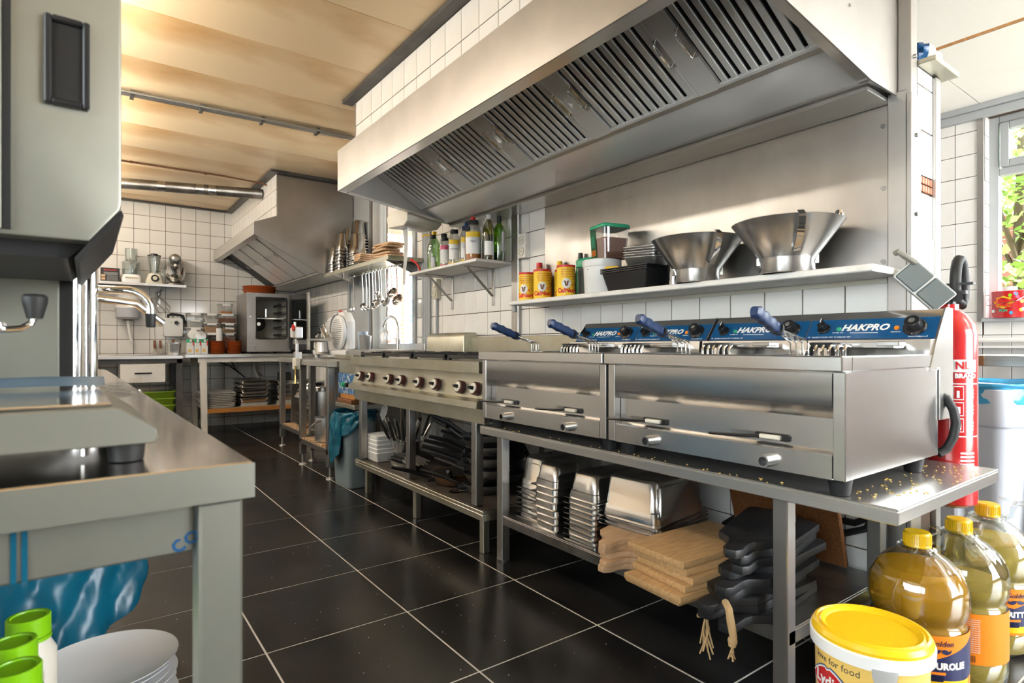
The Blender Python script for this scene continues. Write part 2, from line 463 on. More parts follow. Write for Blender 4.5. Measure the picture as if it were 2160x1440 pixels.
# ---- cooking wall with the kitchen window
WY0, WY1, WZ0, WZ1 = 4.56, 5.47, 0.97, 2.50
b = B()
b.box(XW + .004, 2.46, .86, WY0, 0, H).box(XW + .004, 2.46, WY1, 8.2, 0, H)
b.box(XW + .004, 2.46, WY0, WY1, 0, WZ0).box(XW + .004, 2.46, WY0, WY1, WZ1, H)
wr = struct('wall_right', b, GROUT)
tiles(wr, 'X-', XW + .004, .87, YB, 0, H, .160, .1635, 1.017, 1.237, .0045, .006, TILE,
      holes=[(0.8, 2.78, 1.237, 2.8), (WY0 - .06, 6.02, .97, H + .1), (0.8, 3.9, 1.98, 2.8), (5.9, 8.1, 2.2, 2.8)])
# grey painted boards left and right of the window
b = B().box(XW - .025, XW + .02, 5.50, 5.98, .97, 2.66).box(XW - .05, XW + .02, 5.98, 6.03, .97, 2.66)
struct('trim_1', b, GREY, bev=.003)
struct('trim_2', B().box(XW - .02, XW + .02, WY0 - .055, WY0, .97, 2.55), GREY, bev=.003)
# kitchen window
w1 = struct('window_1', B().box(2.36, 2.42, WY0, WY0 + .05, WZ0, WZ1).box(2.36, 2.42, WY1 - .05, WY1, WZ0, WZ1)
            .box(2.36, 2.42, WY0 + .05, WY1 - .05, WZ0, WZ0 + .05).box(2.36, 2.42, WY0 + .05, WY1 - .05, WZ1 - .05, WZ1), GREYL, bev=.003)
B().box(2.386, 2.390, WY0 + .05, WY1 - .05, WZ0 + .05, WZ1 - .05).build('pane', GLASS, w1)
B().box(2.25, 2.36, WY0 - .02, WY1 + .02, WZ0 - .03, WZ0).build('window_sill', TILE, w1, bev=.004)
B().box(XW + .003, 2.36, WY1 - .012, WY1, WZ0, WZ1).box(XW + .003, 2.36, WY0, WY0 + .012, WZ0, WZ1).box(XW + .003, 2.36, WY0, WY1, WZ1 - .012, WZ1).build('reveal', GREYL, w1)
# steel pilaster and conduits on the cooking wall
struct('trim_3', B().box(XW - .03, XW, 3.02, 3.095, .95, 1.87), STEELV, bev=.004)
for i, y in enumerate((4.25, 4.285, 4.32, 4.355)):
    o = solo('conduit', B().cyl((0, 0, .90), (0, 0, 1.95), .013, n=10).box(-.012, .016, -.016, .016, 1.06, 1.07), GREY,
             ['grey conduit pipe nearest the double socket', 'second grey conduit pipe from the double socket', 'third grey conduit pipe from the double socket', 'grey conduit pipe nearest the kitchen window'][i] + ', rising behind the range',
             'pipe', (XW - .018, y, 0), group='conduit pipes beside the window')

# ---- wall sheet of steel behind the fryers and its corner post
sp = thing('steel_wall_panel', 'large stainless steel splash sheet behind the wall shelf', 'wall panel', (XW, 1.8, 1.26))
B().box(XW - .006, XW + .004, .86, 2.775, 1.24, 1.868).build('sheet', STEEL_WALL, sp, W=True)
B().box(XW - .02, XW + .004, .86, 2.80, 1.868, 1.90).build('top_batten', OLIVEB, sp, W=True, bev=.002)
for z in (1.30, 1.56, 1.78):
    B().cyl((XW - .006, .885, z), (XW - .012, .885, z), .008, n=10).build('screw', STEELD, sp, W=True)
cp = thing('corner_post', 'tall steel corner post at the end of the cooking wall', 'post', (2.29, .82, 0))
B().box(2.255, 2.315, .80, .86, 0, 1.875).build('post', STEELV, cp, W=True, bev=.003)
B().box(2.25, 2.335, .785, .80, 0, 1.86).build('cover_strip', STEELV, cp, W=True, bev=.002)
for z in (1.72, 1.45): B().cyl((2.29, .785, z), (2.29, .778, z), .007, n=10).build('screw', STEELD, cp, W=True)

# ---- tiled wall end beside the post
we = struct('wall_end', B().box(2.335, 2.52, .802, 1.25, 0, 1.975), GROUT)
def endtile(x0, x1, z0, z1, m=TILE):
    link('tile', B().cbox((0, 0, 0), (x1 - x0 - .005, .006, z1 - z0 - .005)).mesh('tile', m, bev=.0012), we, ((x0 + x1) / 2, .799, (z0 + z1) / 2))
for (x0, x1) in ((2.335, 2.385), (2.385, 2.475)):
    for (z0, z1) in ((1.915, 1.975), (1.76, 1.915), (1.60, 1.76)): endtile(x0, x1, z0, z1)
for (x0, x1) in ((2.335, 2.45), (2.45, 2.475)):
    for (z0, z1) in ((1.385, 1.54), (1.07, 1.225), (.91, 1.07), (.755, .91), (.6, .755), (.44, .6)): endtile(x0, x1, z0, z1)
for k in range(6):
    for j in range(2):
        endtile(2.335 + k * .0233, 2.3583 + k * .0233, 1.543 + j * .0285, 1.5715 + j * .0285, BRICKO)
B().box(2.475, 2.52, .785, .802, 0, 1.97).build('corner_strip', STEELV, we, bev=.002)
B().box(2.34, 2.50, .792, .800, 1.225, 1.385).build('cover_plate', WHITEP, we, bev=.002)
led = B().box(2.33, 2.56, .74, .90, 1.975, 1.992); led.build('ledge', STEELG, we, bev=.002)

# ---- bulkheads above the hoods
wk = struct('wall_bulkhead', B().box(1.504, XW, .90, 3.857, 2.20, H), GROUT)
tiles(wk, 'X-', 1.504, .90, 3.857, 2.227, H, .160, .1615, 3.745, 2.506, .0045, .006, TILE)
B().box(1.498, 1.52, 3.85, 3.87, 2.21, H).build('corner_strip', STEELV, wk)
wk2 = struct('wall_bulkhead_rear', B().box(1.504, XW, 5.92, YB, 2.26, H), GROUT)
tiles(wk2, 'X-', 1.504, 5.92, YB, 2.26, H, .160, .1615, 5.92, 2.527, .0045, .006, TILE)
struct('trim_4', B().box(1.43, 1.505, .5, 3.93, 2.668, H), BEAM, bev=.003)
struct('trim_5', B().box(1.43, 1.505, 5.84, YB - .06, 2.668, H).box(1.505, XW, 5.84, 5.915, 2.668, H), BEAM, bev=.003)
struct('trim_6', B().box(-1.6, 1.505, YB - .06, YB, 2.672, H), BEAM, bev=.003)

# ---- ceiling: boards with open joints
ce = struct('ceiling', B().box(-1.7, 5.4, -3.2, 8.2, H, H + .1), OLIVEB)
def boards(x0, x1, ys, m):
    for a, c in zip(ys, ys[1:]):
        link('ceiling_board', B().cbox((0, 0, 0), (x1 - x0 - .004, c - a - .005, .010)).mesh('ceiling_board', m, bev=.001), ce, ((x0 + x1) / 2, (a + c) / 2, H - .003))
ys = [3.45 + .61 * k for k in range(-11, 8)]
boards(-1.6, XW, [y for y in ys if y < YB] + [YB], CEIL)
boards(2.30, 3.90, [-3.0, -.6, 1.34, 2.6], CEILW)
boards(3.94, XR, [-3.0, -.6, 1.34, 2.6], CEILW)
struct('trim_7', B().box(3.90, 3.94, -3.0, 2.6, H - .006, H + .004), PINE)

# ---- side room: window wall
VY0, VY1, VZ0, VZ1 = -2.3, 1.334, 1.19, 2.62
b = B().box(XR + .004, 5.34, VY1, 2.8, 0, H).box(XR + .004, 5.34, -3.2, VY0, 0, H).box(XR + .004, 5.34, VY0, VY1, 0, VZ0).box(XR + .004, 5.34, VY0, VY1, VZ1, H)
ws = struct('wall_side_room', b, GROUT)
tiles(ws, 'X-', XR + .004, -.4, 2.6, .3, H, .160, .1615, 1.181, 1.075, .004, .006, TILE, holes=[(VY0, VY1, VZ0, 2.8)])
for k in range(9): link('tile', B().cbox((0, 0, 0), (.09, .006, .157)).mesh('tile', TILE, bev=.001), ws, (5.16, VY1 - .003, 1.275 + .1615 * k))
B().box(XR - .012, XR + .004, VY1 - .004, VY1 + .036, 1.17, 2.66).build('corner_strip', STEELV, ws, bev=.002)
struct('wall_side_room_end', B().box(2.46, 5.3, 2.6, 2.8, 0, H), TILE)
struct('trim_8', B().box(XR - .07, XR, -3.0, 2.6, 2.655, H).box(XR - .045, XR, -3.0, 2.6, 2.60, 2.655), GREY, bev=.004)
w2 = B()
for y in (VY1 - .06, .10, -1.1, VY0): w2.box(5.20, 5.27, y, y + .06, VZ0, VZ1)
for z in (VZ0, 2.20, VZ1 - .05): w2.box(5.20, 5.27, VY0 + .06, VY1 - .06, z, z + .05)
w2 = struct('window_2', w2, GREY, bev=.004)
for (y0, y1) in ((.16, VY1 - .06), (-1.04, .10), (VY0 + .06, -1.1)):
    f = B()                                                    # small top casement
    f.box(5.185, 5.25, y0 + .01, y0 + .06, 2.255, 2.565).box(5.185, 5.25, y1 - .06, y1 - .01, 2.255, 2.565)
    f.box(5.185, 5.25, y0 + .06, y1 - .06, 2.255, 2.305).box(5.185, 5.25, y0 + .06, y1 - .06, 2.515, 2.565)
    f.build('casement', GREY, w2, bev=.004)
    B().box(5.232, 5.236, y0, y1, 2.25, 2.57).build('pane', GLASS, w2)
    B().box(5.232, 5.236, y0, y1, VZ0 + .05, 2.20).build('pane', GLASS, w2)
B().box(5.04, 5.20, VY0, VY1, VZ0 - .025, VZ0).build('window_sill', GREY, w2, bev=.003)

# ---- walls never seen from here: left side and shop front
struct('wall_left', B().box(-1.8, -1.6, -3.2, -1.5, 0, H).box(-1.8, -1.6, 1.7, 8.2, 0, H).box(-1.8, -1.6, -1.5, 1.7, 0, .95).box(-1.8, -1.6, -1.5, 1.7, 2.3, H), TILE)
w3 = B()
for y in (-1.5, -.45, .6, 1.64): w3.box(-1.74, -1.68, y, y + .06, .95, 2.3)
for z in (.95, 2.25): w3.box(-1.74, -1.68, -1.44, 1.64, z, z + .05)
w3 = struct('added_window_3', w3, GREY, bev=.003)  # unseen window, added to light the cooking wall from the left
for y in (-1.44, -.39, .66): B().box(-1.712, -1.708, y, y + .98, 1.0, 2.25).build('pane', GLASS, w3)
wf = B().box(-1.8, 2.2, -3.2, -3.0, 0, H).box(4.9, 5.4, -3.2, -3.0, 0, H).box(2.2, 4.9, -3.2, -3.0, 0, .25).box(2.2, 4.9, -3.2, -3.0, 2.65, H)  # unseen shop front opening, shaped for the daylight it lets in
struct('wall_front', wf, SHOP)

# ---- pipes under the ceiling
pp = thing('ventilation_pipe', 'wide steel duct under the ceiling with foil tape bands', 'pipe', (.2, 6.75, 2.55))
d0, d1 = Vector((-.9, 7.25, 2.60)), Vector((1.50, 6.45, 2.585)); dd = d1 - d0
B().cyl(d0, d1, .052, n=20).build('pipe', STEELD, pp, W=True)
for k in (.62, .755, .80):
    B().cyl(d0 + dd * k, d0 + dd * (k + .028), .0535, n=20).build('tape_band', FOIL, pp, W=True)
cd = thing('ceiling_conduit', 'pair of thin steel conduits clipped across the ceiling', 'pipe', (.9, 4.6, 2.66))
for k in range(3): B().cyl((-1.6, 4.66 + .026 * k, 2.668), (1.75, 4.50 + .026 * k, 2.668), .010, n=8).build('conduit', STEEL, cd, W=True)
for x in (-.4, .25, .66, 1.06, 1.46): B().box(x - .012, x + .012, 4.60 - .0478 * (x - .0) - .035 + .03, 4.60 - .0478 * x + .085, 2.655, 2.697).build('clip', STEELD, cd, W=True)
cc = thing('ceiling_cable', 'thin brown cable clipped along the ceiling near the back wall', 'cable', (.6, 6.4, 2.68))
B().tube([(-1.2, 6.42, 2.684), (.5, 6.36, 2.684), (1.1, 6.33, 2.68), (1.45, 6.28, 2.655), (1.50, 6.28, 2.64)], .008, 6).build('cable', BROWNW, cc, W=True)
for x in (.34, .95): B().cbox((x, 6.36, 2.685), (.02, .03, .02)).build('clip', BROWNW, cc, W=True)

# ---- outdoors
struct('ground', B().box(2.6, 30, -3.3, 30, -.4, -.3).box(-20, 30, -14, -3.3, -.4, -.3).box(-20, -1.9, -3.3, 30, -.4, -.3), PAVE)
nb = thing('brick_house', 'red brick house with white window seen through the kitchen window', 'building', (5.2, 11.5, -.3))
B().box(0, 9, 0, .3, 0, 7).build('wall', BRICKT, nb)
for x in (.35, 2.6):
    f = B().box(x, x + .09, -.05, .02, 1.0, 3.4).box(x + 1.1, x + 1.19, -.05, .02, 1.0, 3.4).box(x + .09, x + 1.1, -.05, .02, 1.0, 1.09).box(x + .09, x + 1.1, -.05, .02, 3.31, 3.4).box(x + .09, x + 1.1, -.05, .02, 2.3, 2.36)
    f.build('window', WHITEP, nb)
    B().box(x + .09, x + 1.1, -.02, -.012, 1.09, 3.31).build('pane', BLUEPW, nb)
    B().box(x - .1, x + 1.29, -.03, 0, 3.42, 3.75).build('lintel', GREY, nb)
    B().box(x - .1, x + 1.29, -.10, 0, .9, 1.0).build('sill', WHITEP, nb)
gw = thing('garden_wall', 'red brick garden wall behind the foliage outside the side window', 'wall', (7.2, 1.2, -.3))
B().box(.02, .22, -2.6, 2.2, 0, 2.75).build('mortar_core', MORTAR, gw)
bm_ = B().cbox((0, 0, 0), (.03, .21, .062)).mesh('brick', BRICKR, bev=.004)
for r in range(14):
    for k in range(13):
        link('brick', bm_, gw, (.02, -1.35 + k * .225 + (r % 2) * .112, 1.52 + r * .078))
def foliage(name, label, loc, rx, ry, z0, z1, n, s, seed):
    rnd = random.Random(seed); t = thing(name, label, 'tree', loc)
    L = B()
    for i in range(n):
        while True:
            u, v, w = (rnd.uniform(-1, 1) for _ in range(3))
            if u * u + v * v + w * w < 1: break
        c = Vector((u * rx, v * ry, (z0 + z1) / 2 + w * (z1 - z0) / 2)); ss = s * rnd.uniform(.6, 1.3)
        M = Matrix.Translation(c) @ Matrix.Rotation(rnd.uniform(0, 6.3), 4, 'Z') @ Matrix.Rotation(rnd.uniform(-1.2, 1.2), 4, 'X') @ Matrix.Rotation(rnd.uniform(-.8, .8), 4, 'Y')
        k = len(L.v); L.add([(0, 0, 0), (ss * .45, ss * .35, ss * .06), (0, ss, 0), (-ss * .45, ss * .35, ss * .06)], [(0, 1, 2), (0, 2, 3)]); L.xf(M, k)
    o = L.build('leaves', LEAF, t, fixn=False); o['kind'] = 'stuff'
    B().tube([(0, 0, 0), (.05, .03, z0), (0, 0, (z0 + z1) / 2)], [.06, .045, .02], 8).build('trunk', BARK, t)
    for q in range(5):
        a = q * 1.3
        B().tube([(.03, .02, z0 * .8 + .1 * q), (.4 * rx * math.cos(a), .4 * ry * math.sin(a), z0 + .3 + .1 * q), (.8 * rx * math.cos(a), .8 * ry * math.sin(a), z0 + .7 + .12 * q)], [.025, .018, .006], 6).build('branch', BARK, t)
foliage('leafy_tree', 'leafy green tree filling the upper side window', (6.55, 1.45, -.3), .55, .8, 2.2, 4.4, 3600, .075, 3)
foliage('leafy_shrub', 'green shrub low outside the side window', (6.25, 1.35, -.3), .5, .7, .6, 2.1, 1600, .085, 5)

# ---- ceiling lamps, all unseen: kitchen row inferred from the ceiling glow, side-room tube added
TUBE = mat('lit_tube_diffuser', (1, 1, 1), 0.4, emit=((1.0, 0.90, 0.76), LAMP))
def lamp(x, y, ln, label, along='y'):
    t = thing('ceiling_lamp', label, 'lamp', (x, y, H - .20), 0 if along == 'y' else PI / 2, group='bare tube lamps hung under the ceiling')
    B().box(-.03, .03, -ln / 2, ln / 2, .045, .085).build('batten', WHITEP, t, bev=.003)
    for s_ in (-1, 1):
        B().box(-.018, .018, s_ * ln / 2 - .012, s_ * ln / 2 + .012, -.02, .045).build('lamp_holder', WHITE, t)
        B().cyl((0, s_ * ln * .35, .085), (0, s_ * ln * .35, .197), .006, n=8).build('hanger', STEEL, t)
    B().cyl((0, -ln / 2 + .013, 0), (0, ln / 2 - .013, 0), .019, n=12).build('tube', TUBE, t)
lamp(-.15, 3.2, 1.5, 'bare tube lamp hung above the left counter')
lamp(-.15, 5.0, 1.5, 'bare tube lamp hung above the end of the left counter')
lamp(-.15, 6.9, 1.5, 'bare tube lamp hung nearest the back wall')
lamp(3.4, -1.2, 1.5, 'added bare tube lamp, out of view in the side room')  # unseen lamp added for extra light

# ================================================================ main extraction hood
hd = thing('extraction_hood', 'long stainless steel extraction hood with slatted grease filters over the fryers', 'hood', (1.8, 2.2, 1.86))
HY0, HY1 = .83, 3.60
B().box(1.28, 1.286, HY0, HY1, 1.973, 2.227).build('front_panel', STEELV, hd, W=True, bev=.001)
B().box(1.286, 1.345, HY0 + .004, HY1 - .004, 1.973, 1.979).build('front_lip', STEEL, hd, W=True)
B().prism([(1.345, 1.979), (1.345, 2.03), (1.349, 2.03), (1.349, 1.979)], 'y', HY0 + .01, HY1 - .01).build('inner_lip', STEEL, hd, W=True)
B().box(1.286, 1.50, HY0 + .004, HY1 - .004, 2.215, 2.222).build('top_panel', STEELV, hd, W=True)
def end_panel(y0, y1):
    return B().prism([(1.286, 1.973), (1.286, 2.222), (2.288, 2.24), (2.288, 1.862), (2.06, 1.862)], 'y', y0, y1)
end_panel(HY1 - .006, HY1).build('end_panel', STEELV, hd, W=True)
ep = end_panel(HY0, HY0 + .006).build('end_panel', STEELV, hd, W=True)
for y in (HY0 + .006, HY1 - .036):
    B().prism([(1.345, 1.968), (1.345, 1.974), (2.06, 1.870), (2.06, 1.862)], 'y', y, y + .03).build('end_flange', STEEL, hd, W=True)
for (x, z) in ((1.72, 2.06), (1.90, 2.05)): B().cyl((x, HY0, z), (x, HY0 - .005, z), .005, n=8).build('rivet', STEELD, hd, W=True)
B().box(2.262, 2.315, .79, .83, 1.85, 2.40).build('end_strip', STEELV, hd, W=True, bev=.002)
B().cyl((2.288, .79, 1.99), (2.288, .782, 1.99), .007, n=10).build('screw', STEELD, hd, W=True)
# filter bank: slope from (1.50, 2.13) at the front down to (1.855, 1.937)
FA, FB = Vector((1.50, 0, 2.130)), Vector((1.855, 0, 1.937)); FD = (FB - FA).normalized(); FN = Vector((-FD.z, 0, FD.x))
if FN.z > 0: FN = -FN
L = (FB - FA).length
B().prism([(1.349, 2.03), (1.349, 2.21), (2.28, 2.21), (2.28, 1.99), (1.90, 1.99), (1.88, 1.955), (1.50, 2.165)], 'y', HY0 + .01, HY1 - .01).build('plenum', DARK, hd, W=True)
B().prism([(1.35, 2.03), (1.35, 2.036), (1.50, 2.142), (1.50, 2.134)], 'y', HY0 + .01, HY1 - .01).build('upper_baffle', STEELD, hd, W=True)
B().prism([(1.852, 1.938), (1.856, 1.944), (1.874, 1.930), (1.870, 1.924)], 'y', HY0 + .008, HY1 - .008).build('filter_rail', STEEL, hd, W=True)
B().prism([(1.872, 1.925), (1.872, 1.932), (2.28, 1.90), (2.28, 1.880), (2.05, 1.870), (2.05, 1.864), (2.04, 1.864)], 'y', HY0 + .008, HY1 - .008).build('grease_gutter', FILT, hd, W=True)
B().box(2.10, 2.285, .86, 3.62, 1.852, 1.868).build('wall_angle', STEEL, hd, W=True, bev=.002)
B().box(2.10, 2.106, .86, 3.62, 1.868, 1.90).build('angle_flange', STEELV, hd, W=True)
B().cyl((2.098, 1.25, 1.885), (2.104, 1.25, 1.885), .006, n=8).build('screw', STEELD, hd, W=True)
def onf(s, y, n=0.0):      # point on the filter plane: s along the slope, n towards the room
    p = FA + FD * s + FN * n; return (p.x, y, p.z)
def slopebox(bb, s0, s1, y0, y1, n0, n1):
    vs = [onf(s, y, n) for n in (n0, n1) for (s, y) in ((s0, y0), (s1, y0), (s1, y1), (s0, y1))]
    return bb.add(vs, [(0, 1, 2, 3), (7, 6, 5, 4), (0, 4, 5, 1), (1, 5, 6, 2), (2, 6, 7, 3), (3, 7, 4, 0)])
def fspan(y0, y1, has):
    f = slopebox(slopebox(slopebox(slopebox(B(), 0, .012, y0, y1, -.012, .004), L - .012, L, y0, y1, -.012, .004), .012, L - .012, y0, y0 + .012, -.012, .004), .012, L - .012, y1 - .012, y1, -.012, .004)
    fo = f.build('grease_filter', FILT, hd, W=True)
    n = 10; w = (y1 - y0 - .024) / n
    for k in range(n):
        a = y0 + .012 + k * w
        slopebox(B(), .010, L - .010, a + .004, a + w * .72, -.010, .0).build('slat', FILT, fo, W=True, bev=.002)
    for side in has:
        y = y0 + .006 if side < 0 else y1 - .006
        pts = [onf(.13, y, 0), onf(.13, y, .022), onf(.14, y, .026), onf(.23, y, .026), onf(.24, y, .022), onf(.24, y, 0)]
        B().tube(pts, .0035, 6).build('handle', CHROME, fo, W=True)
        slopebox(B(), .12, .25, y - .010, y + .010, .002, .005).build('handle_plate', CHROME, fo, W=True)
spans = [(3.0, 3.50), (2.434, 2.896), (1.893, 2.341), (1.34, 1.80), (.845, 1.259)]
for i, (a, c) in enumerate(spans): fspan(a, c, ((-1, 1) if 0 < i < 4 else ((-1,) if i == 0 else (1,))))
for (a, c) in ((2.896, 3.0), (2.341, 2.434), (1.80, 1.893), (1.259, 1.34), (3.50, 3.592)):
    slopebox(B(), -.005, L + .004, a + .001, c - .001, -.008, .003).build('blank_plate', FILT, hd, W=True)

# ---- rear hood
rh = thing('rear_hood', 'stainless steel extraction hood above the convection oven', 'hood', (1.8, 7.0, 1.74))
RY0 = 5.90
B().box(1.29, 1.296, RY0, YB - .01, 2.06, 2.178).build('front_panel', STEEL, rh, W=True, bev=.001)
B().prism([(1.29, 2.06), (1.29, 2.178), (1.50, 2.262), (1.50, 2.66), (2.26, 2.66), (2.26, 1.725), (1.915, 1.735)], 'y', RY0 - .004, RY0 + .006).build('end_panel', STEELV, rh, W=True, bev=.001)
B().prism([(1.296, 2.172), (1.50, 2.256), (1.50, 2.262), (1.29, 2.178)], 'y', RY0 + .006, YB - .01).build('top_slope', STEELV, rh, W=True)
B().prism([(1.915, 1.735), (2.26, 1.725), (2.26, 1.75), (1.93, 1.765)], 'y', RY0 + .006, YB - .01).build('rear_trough', STEEL, rh, W=True)
B().prism([(1.296, 2.066), (1.296, 2.06), (1.36, 2.06), (1.36, 2.066)], 'y', RY0 + .006, YB - .01).build('front_lip', STEEL, rh, W=True)
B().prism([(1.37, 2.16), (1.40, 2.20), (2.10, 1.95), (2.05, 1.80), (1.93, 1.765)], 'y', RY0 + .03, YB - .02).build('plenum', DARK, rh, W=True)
RA, RB = Vector((1.37, 0, 2.155)), Vector((1.925, 0, 1.768)); RN = Vector((-.387, 0, -.555)).normalized()
for k, (a, c) in enumerate(((6.02, 6.40), (6.44, 6.82), (6.86, 7.24), (7.28, 7.66))):
    q = B(); vs = []
    for n in (0, .008):
        for (p, y) in ((RA, a), (RB, a), (RB, c), (RA, c)): w = p + RN * n; vs.append((w.x, y, w.z))
    q.add(vs, [(0, 1, 2, 3), (7, 6, 5, 4), (0, 4, 5, 1), (1, 5, 6, 2), (2, 6, 7, 3), (3, 7, 4, 0)])
    fo = q.build('filter_plate', FILT, rh, W=True, bev=.001)
    m = RA.lerp(RB, .45) + RN * .016
    B().tube([(m.x - .02, c - .02, m.z + .004), (m.x - .02, c - .02, m.z - .01), (m.x + .02, c - .02, m.z - .03), (m.x + .02, c - .02, m.z - .02)], .004, 6).build('handle', CHROME, fo, W=True)
B().cyl((1.42, RY0 + .05, 2.10), (1.45, RY0 + .12, 2.085), .018, n=10).build('lamp_socket', CHROME, rh, W=True)

# ================================================================ fryers
def hak_fryer(loc, label):
    t = thing('deep_fryer', label, 'fryer', loc, group='twin electric deep fryers')
    Wd = .785
    B().box(.034, .60, .002, Wd - .002, .045, .31).build('body', STEELF, t, bev=.001)
    prof = [(0, .045), (0, .103), (.006, .108), (.030, .112), (.030, .191), (.002, .221), (0, .225), (0, .305), (.036, .305), (.036, .045)]
    B().prism(prof, 'y', .032, Wd - .032).build('front_panel', STEELF, t)
    for y in (0, Wd - .030): B().box(-.001, .034, y, y + .030, .045, .309).build('front_post', STEELF, t, bev=.002)
    r = B().box(-.022, .03, -.002, Wd + .002, .310, .348).box(.03, .58, -.002, .03, .310, .348).box(.03, .58, Wd - .03, Wd + .002, .310, .348).box(.03, .58, .375, .41, .310, .344)
    r.build('rim', STEELF, t, bev=.003)
    B().box(.43, .58, .03, .375, .312, .340).box(.43, .58, .41, Wd - .03, .312, .340).build('deck', STEELF, t)
    for y in (.03, .41):
        w = B().box(.05, .43, y, y + .345, .10, .105); w.box(.05, .054, y, y + .345, .105, .31).box(.426, .43, y, y + .345, .105, .31).box(.054, .426, y, y + .004, .105, .31).box(.054, .426, y + .341, y + .345, .105, .31)
        w.build('frying_well', STEELD, t)
        B().box(.055, .425, y + .005, y + .34, .24, .25).build('oil', HONEY, t)
    # control head
    cp_ = [(.52, .30), (.535, .392), (.576, .394), (.632, .465), (.650, .487), (.700, .487), (.700, .16), (.605, .16), (.605, .30)]
    B().prism(cp_, 'y', 0, Wd).build('control_box', STEELF, t, bev=.001)
    B().prism([(.525, .31), (.572, .392), (.630, .467), (.648, .490), (.706, .490), (.706, .15), (.60, .15), (.60, .31)], 'y', -.004, 0).build('side_plate', STEELF, t)
    P0 = Vector((.576, 0, .394)); PD = Vector((.056, 0, .071)).normalized(); PN = Vector((-PD.z, 0, PD.x))
    def on(u, y, n): q = P0 + PD * u + PN * n; return (q.x, y, q.z)
    M = Matrix(((0, PD.x, PN.x), (-1, 0, 0), (0, PD.z, PN.z))).to_4x4()
    for y in (.003, .395):
        b = B(); vs = [on(u, yy, n) for n in (0, .0012) for (u, yy) in ((.003, y), (.086, y), (.086, y + .387), (.003, y + .387))]
        b.add(vs, [(0, 1, 2, 3), (7, 6, 5, 4), (0, 4, 5, 1), (1, 5, 6, 2), (2, 6, 7, 3), (3, 7, 4, 0)])
        pl = b.build('control_panel', BLUEP, t)
        text('HAKPRO', .036, PAPER, pl, on(.048, y + .205, .0016), M, shear=.22, bold=.0012)
        text('www.hakpro.nl', .0085, PAPER, pl, on(.009, y + .045, .0016), M)
        text('CE   ALLEEN VULLEN MET VLOEIBAAR VET', .0075, PAPER, pl, on(.009, y + .31, .0016), M)
        text('POWER ON', .0065, PAPER, pl, on(.028, y + .285, .0016), M)
        text('HEATING', .0065, PAPER, pl, on(.028, y + .11, .0016), M)
        b = B(); q = [on(.028, y + .160, .0016), on(.028, y + .245, .0016), on(.0255, y + .245, .0016), on(.0255, y + .160, .0016)]
        b.add(q, [(0, 1, 2, 3)]).build('underline', PAPER, pl)
        for (yy, mm) in ((y + .285, GREEN), (y + .11, ORANGE)):
            B().cyl(on(.044, yy, .001), on(.044, yy, .006), .0085, .006, 12).build('pilot_lamp', mm, pl)
        kb = B().cyl(on(.045, y + .335, .001), on(.045, y + .335, .008), .022, .020, 20).cyl(on(.045, y + .335, .008), on(.045, y + .335, .030), .015, .013, 16)
        kb.bar(on(.045 - .018, y + .335, .032), on(.045 + .020, y + .335, .032), .006, .012)
        k1 = kb.build('power_knob', BLACK, pl, bev=.001)
        B().bar(on(.045, y + .335, .0385), on(.063, y + .335, .0385), .002, .001).build('pointer', PAPER, k1)
        k2 = B().cyl(on(.045, y + .060, .001), on(.045, y + .060, .010), .034, .030, 24).cyl(on(.045, y + .060, .010), on(.045, y + .060, .036), .024, .021, 20).build('thermostat_knob', BLACK, pl, bev=.001)
        B().cyl(on(.045, y + .060, .036), on(.045, y + .060, .037), .009, n=14).build('cap', CHROME, k2)
        B().bar(on(.014, y + .060, .008), on(.024, y + .060, .009), .003, .002).build('mark', PAPER, k2)
        # heating element head with tube loops and black grip
        B().box(.44, .52, y + .06, y + .30, .366, .385).box(.40, .45, y + .03, y + .09, .372, .386).build('element_bracket', STEELF, t, bev=.002)
        for k in range(6):
            yy = y + .17 + k * .022
            B().tube([(.47, yy, .372), (.40, yy, .374)] + arcpts((.40, yy, .356), .018, PI / 2, PI * 1.0, 4) + [(.382, yy, .27)], .0048, 6).build('heating_tube', CHROME, t)
        g = B().prism([(y + .20, .335), (y + .213, .383), (y + .287, .383), (y + .30, .335), (y + .275, .335), (y + .27, .368), (y + .23, .368), (y + .225, .335)], 'x', .395, .43)
        g.build('element_grip', BLACK, t, bev=.002)
    for y in (.20, .60):
        s = B().obox((.026, y, .128), (.012, .10, .018), (0, 0, 0)).build('drain_slot', DARK, t, bev=.004)
        B().box(.008, .026, y - .03, y + .03, .122, .134).build('lever_sleeve', CREAM, s, bev=.003)
        B().tube([(.012, y + .03, .128), (-.01, y + .06, .127), (-.028, y + .16, .124)], [.0055, .0055, .004], 8).build('drain_lever', BLACK, s)
        d = B().lathe([(.012, 0), (.012, .03), (.017, .03), (.017, 0)], 18).xf(Matrix.Translation((0, y - .005, .068)) @ Matrix.Rotation(-PI / 2, 4, 'Y'))
        d.build('drain_spout', STEELF, t)
        B().cyl((-.004, y - .005, .068), (-.003, y - .005, .068), .0122, n=16).build('spout_bore', DARK, t)
    for (x, y) in ((.06, .04), (.06, Wd - .04), (.52, .04), (.52, Wd - .04)):
        B().cyl((x, y, 0), (x, y, .046), .022, .030, 16).build('foot', RUBBER, t)
    return t
f1 = hak_fryer((1.47, .65, .627), 'twin electric deep fryer at the near end of the steel table')
f2 = hak_fryer((1.47, 1.447, .627), 'twin electric deep fryer beside the gas range')
for fr in (f1, f2):
    tag(fr, fr['label'], 'fryer')
B().tube([(.63, .012, .225), (.640, -.006, .215), (.648, -.022, .18), (.652, -.028, .14), (.648, -.022, .095), (.638, -.008, .06), (.62, .008, .045)], .0125, 12).build('power_cable', RUBBER, f1)

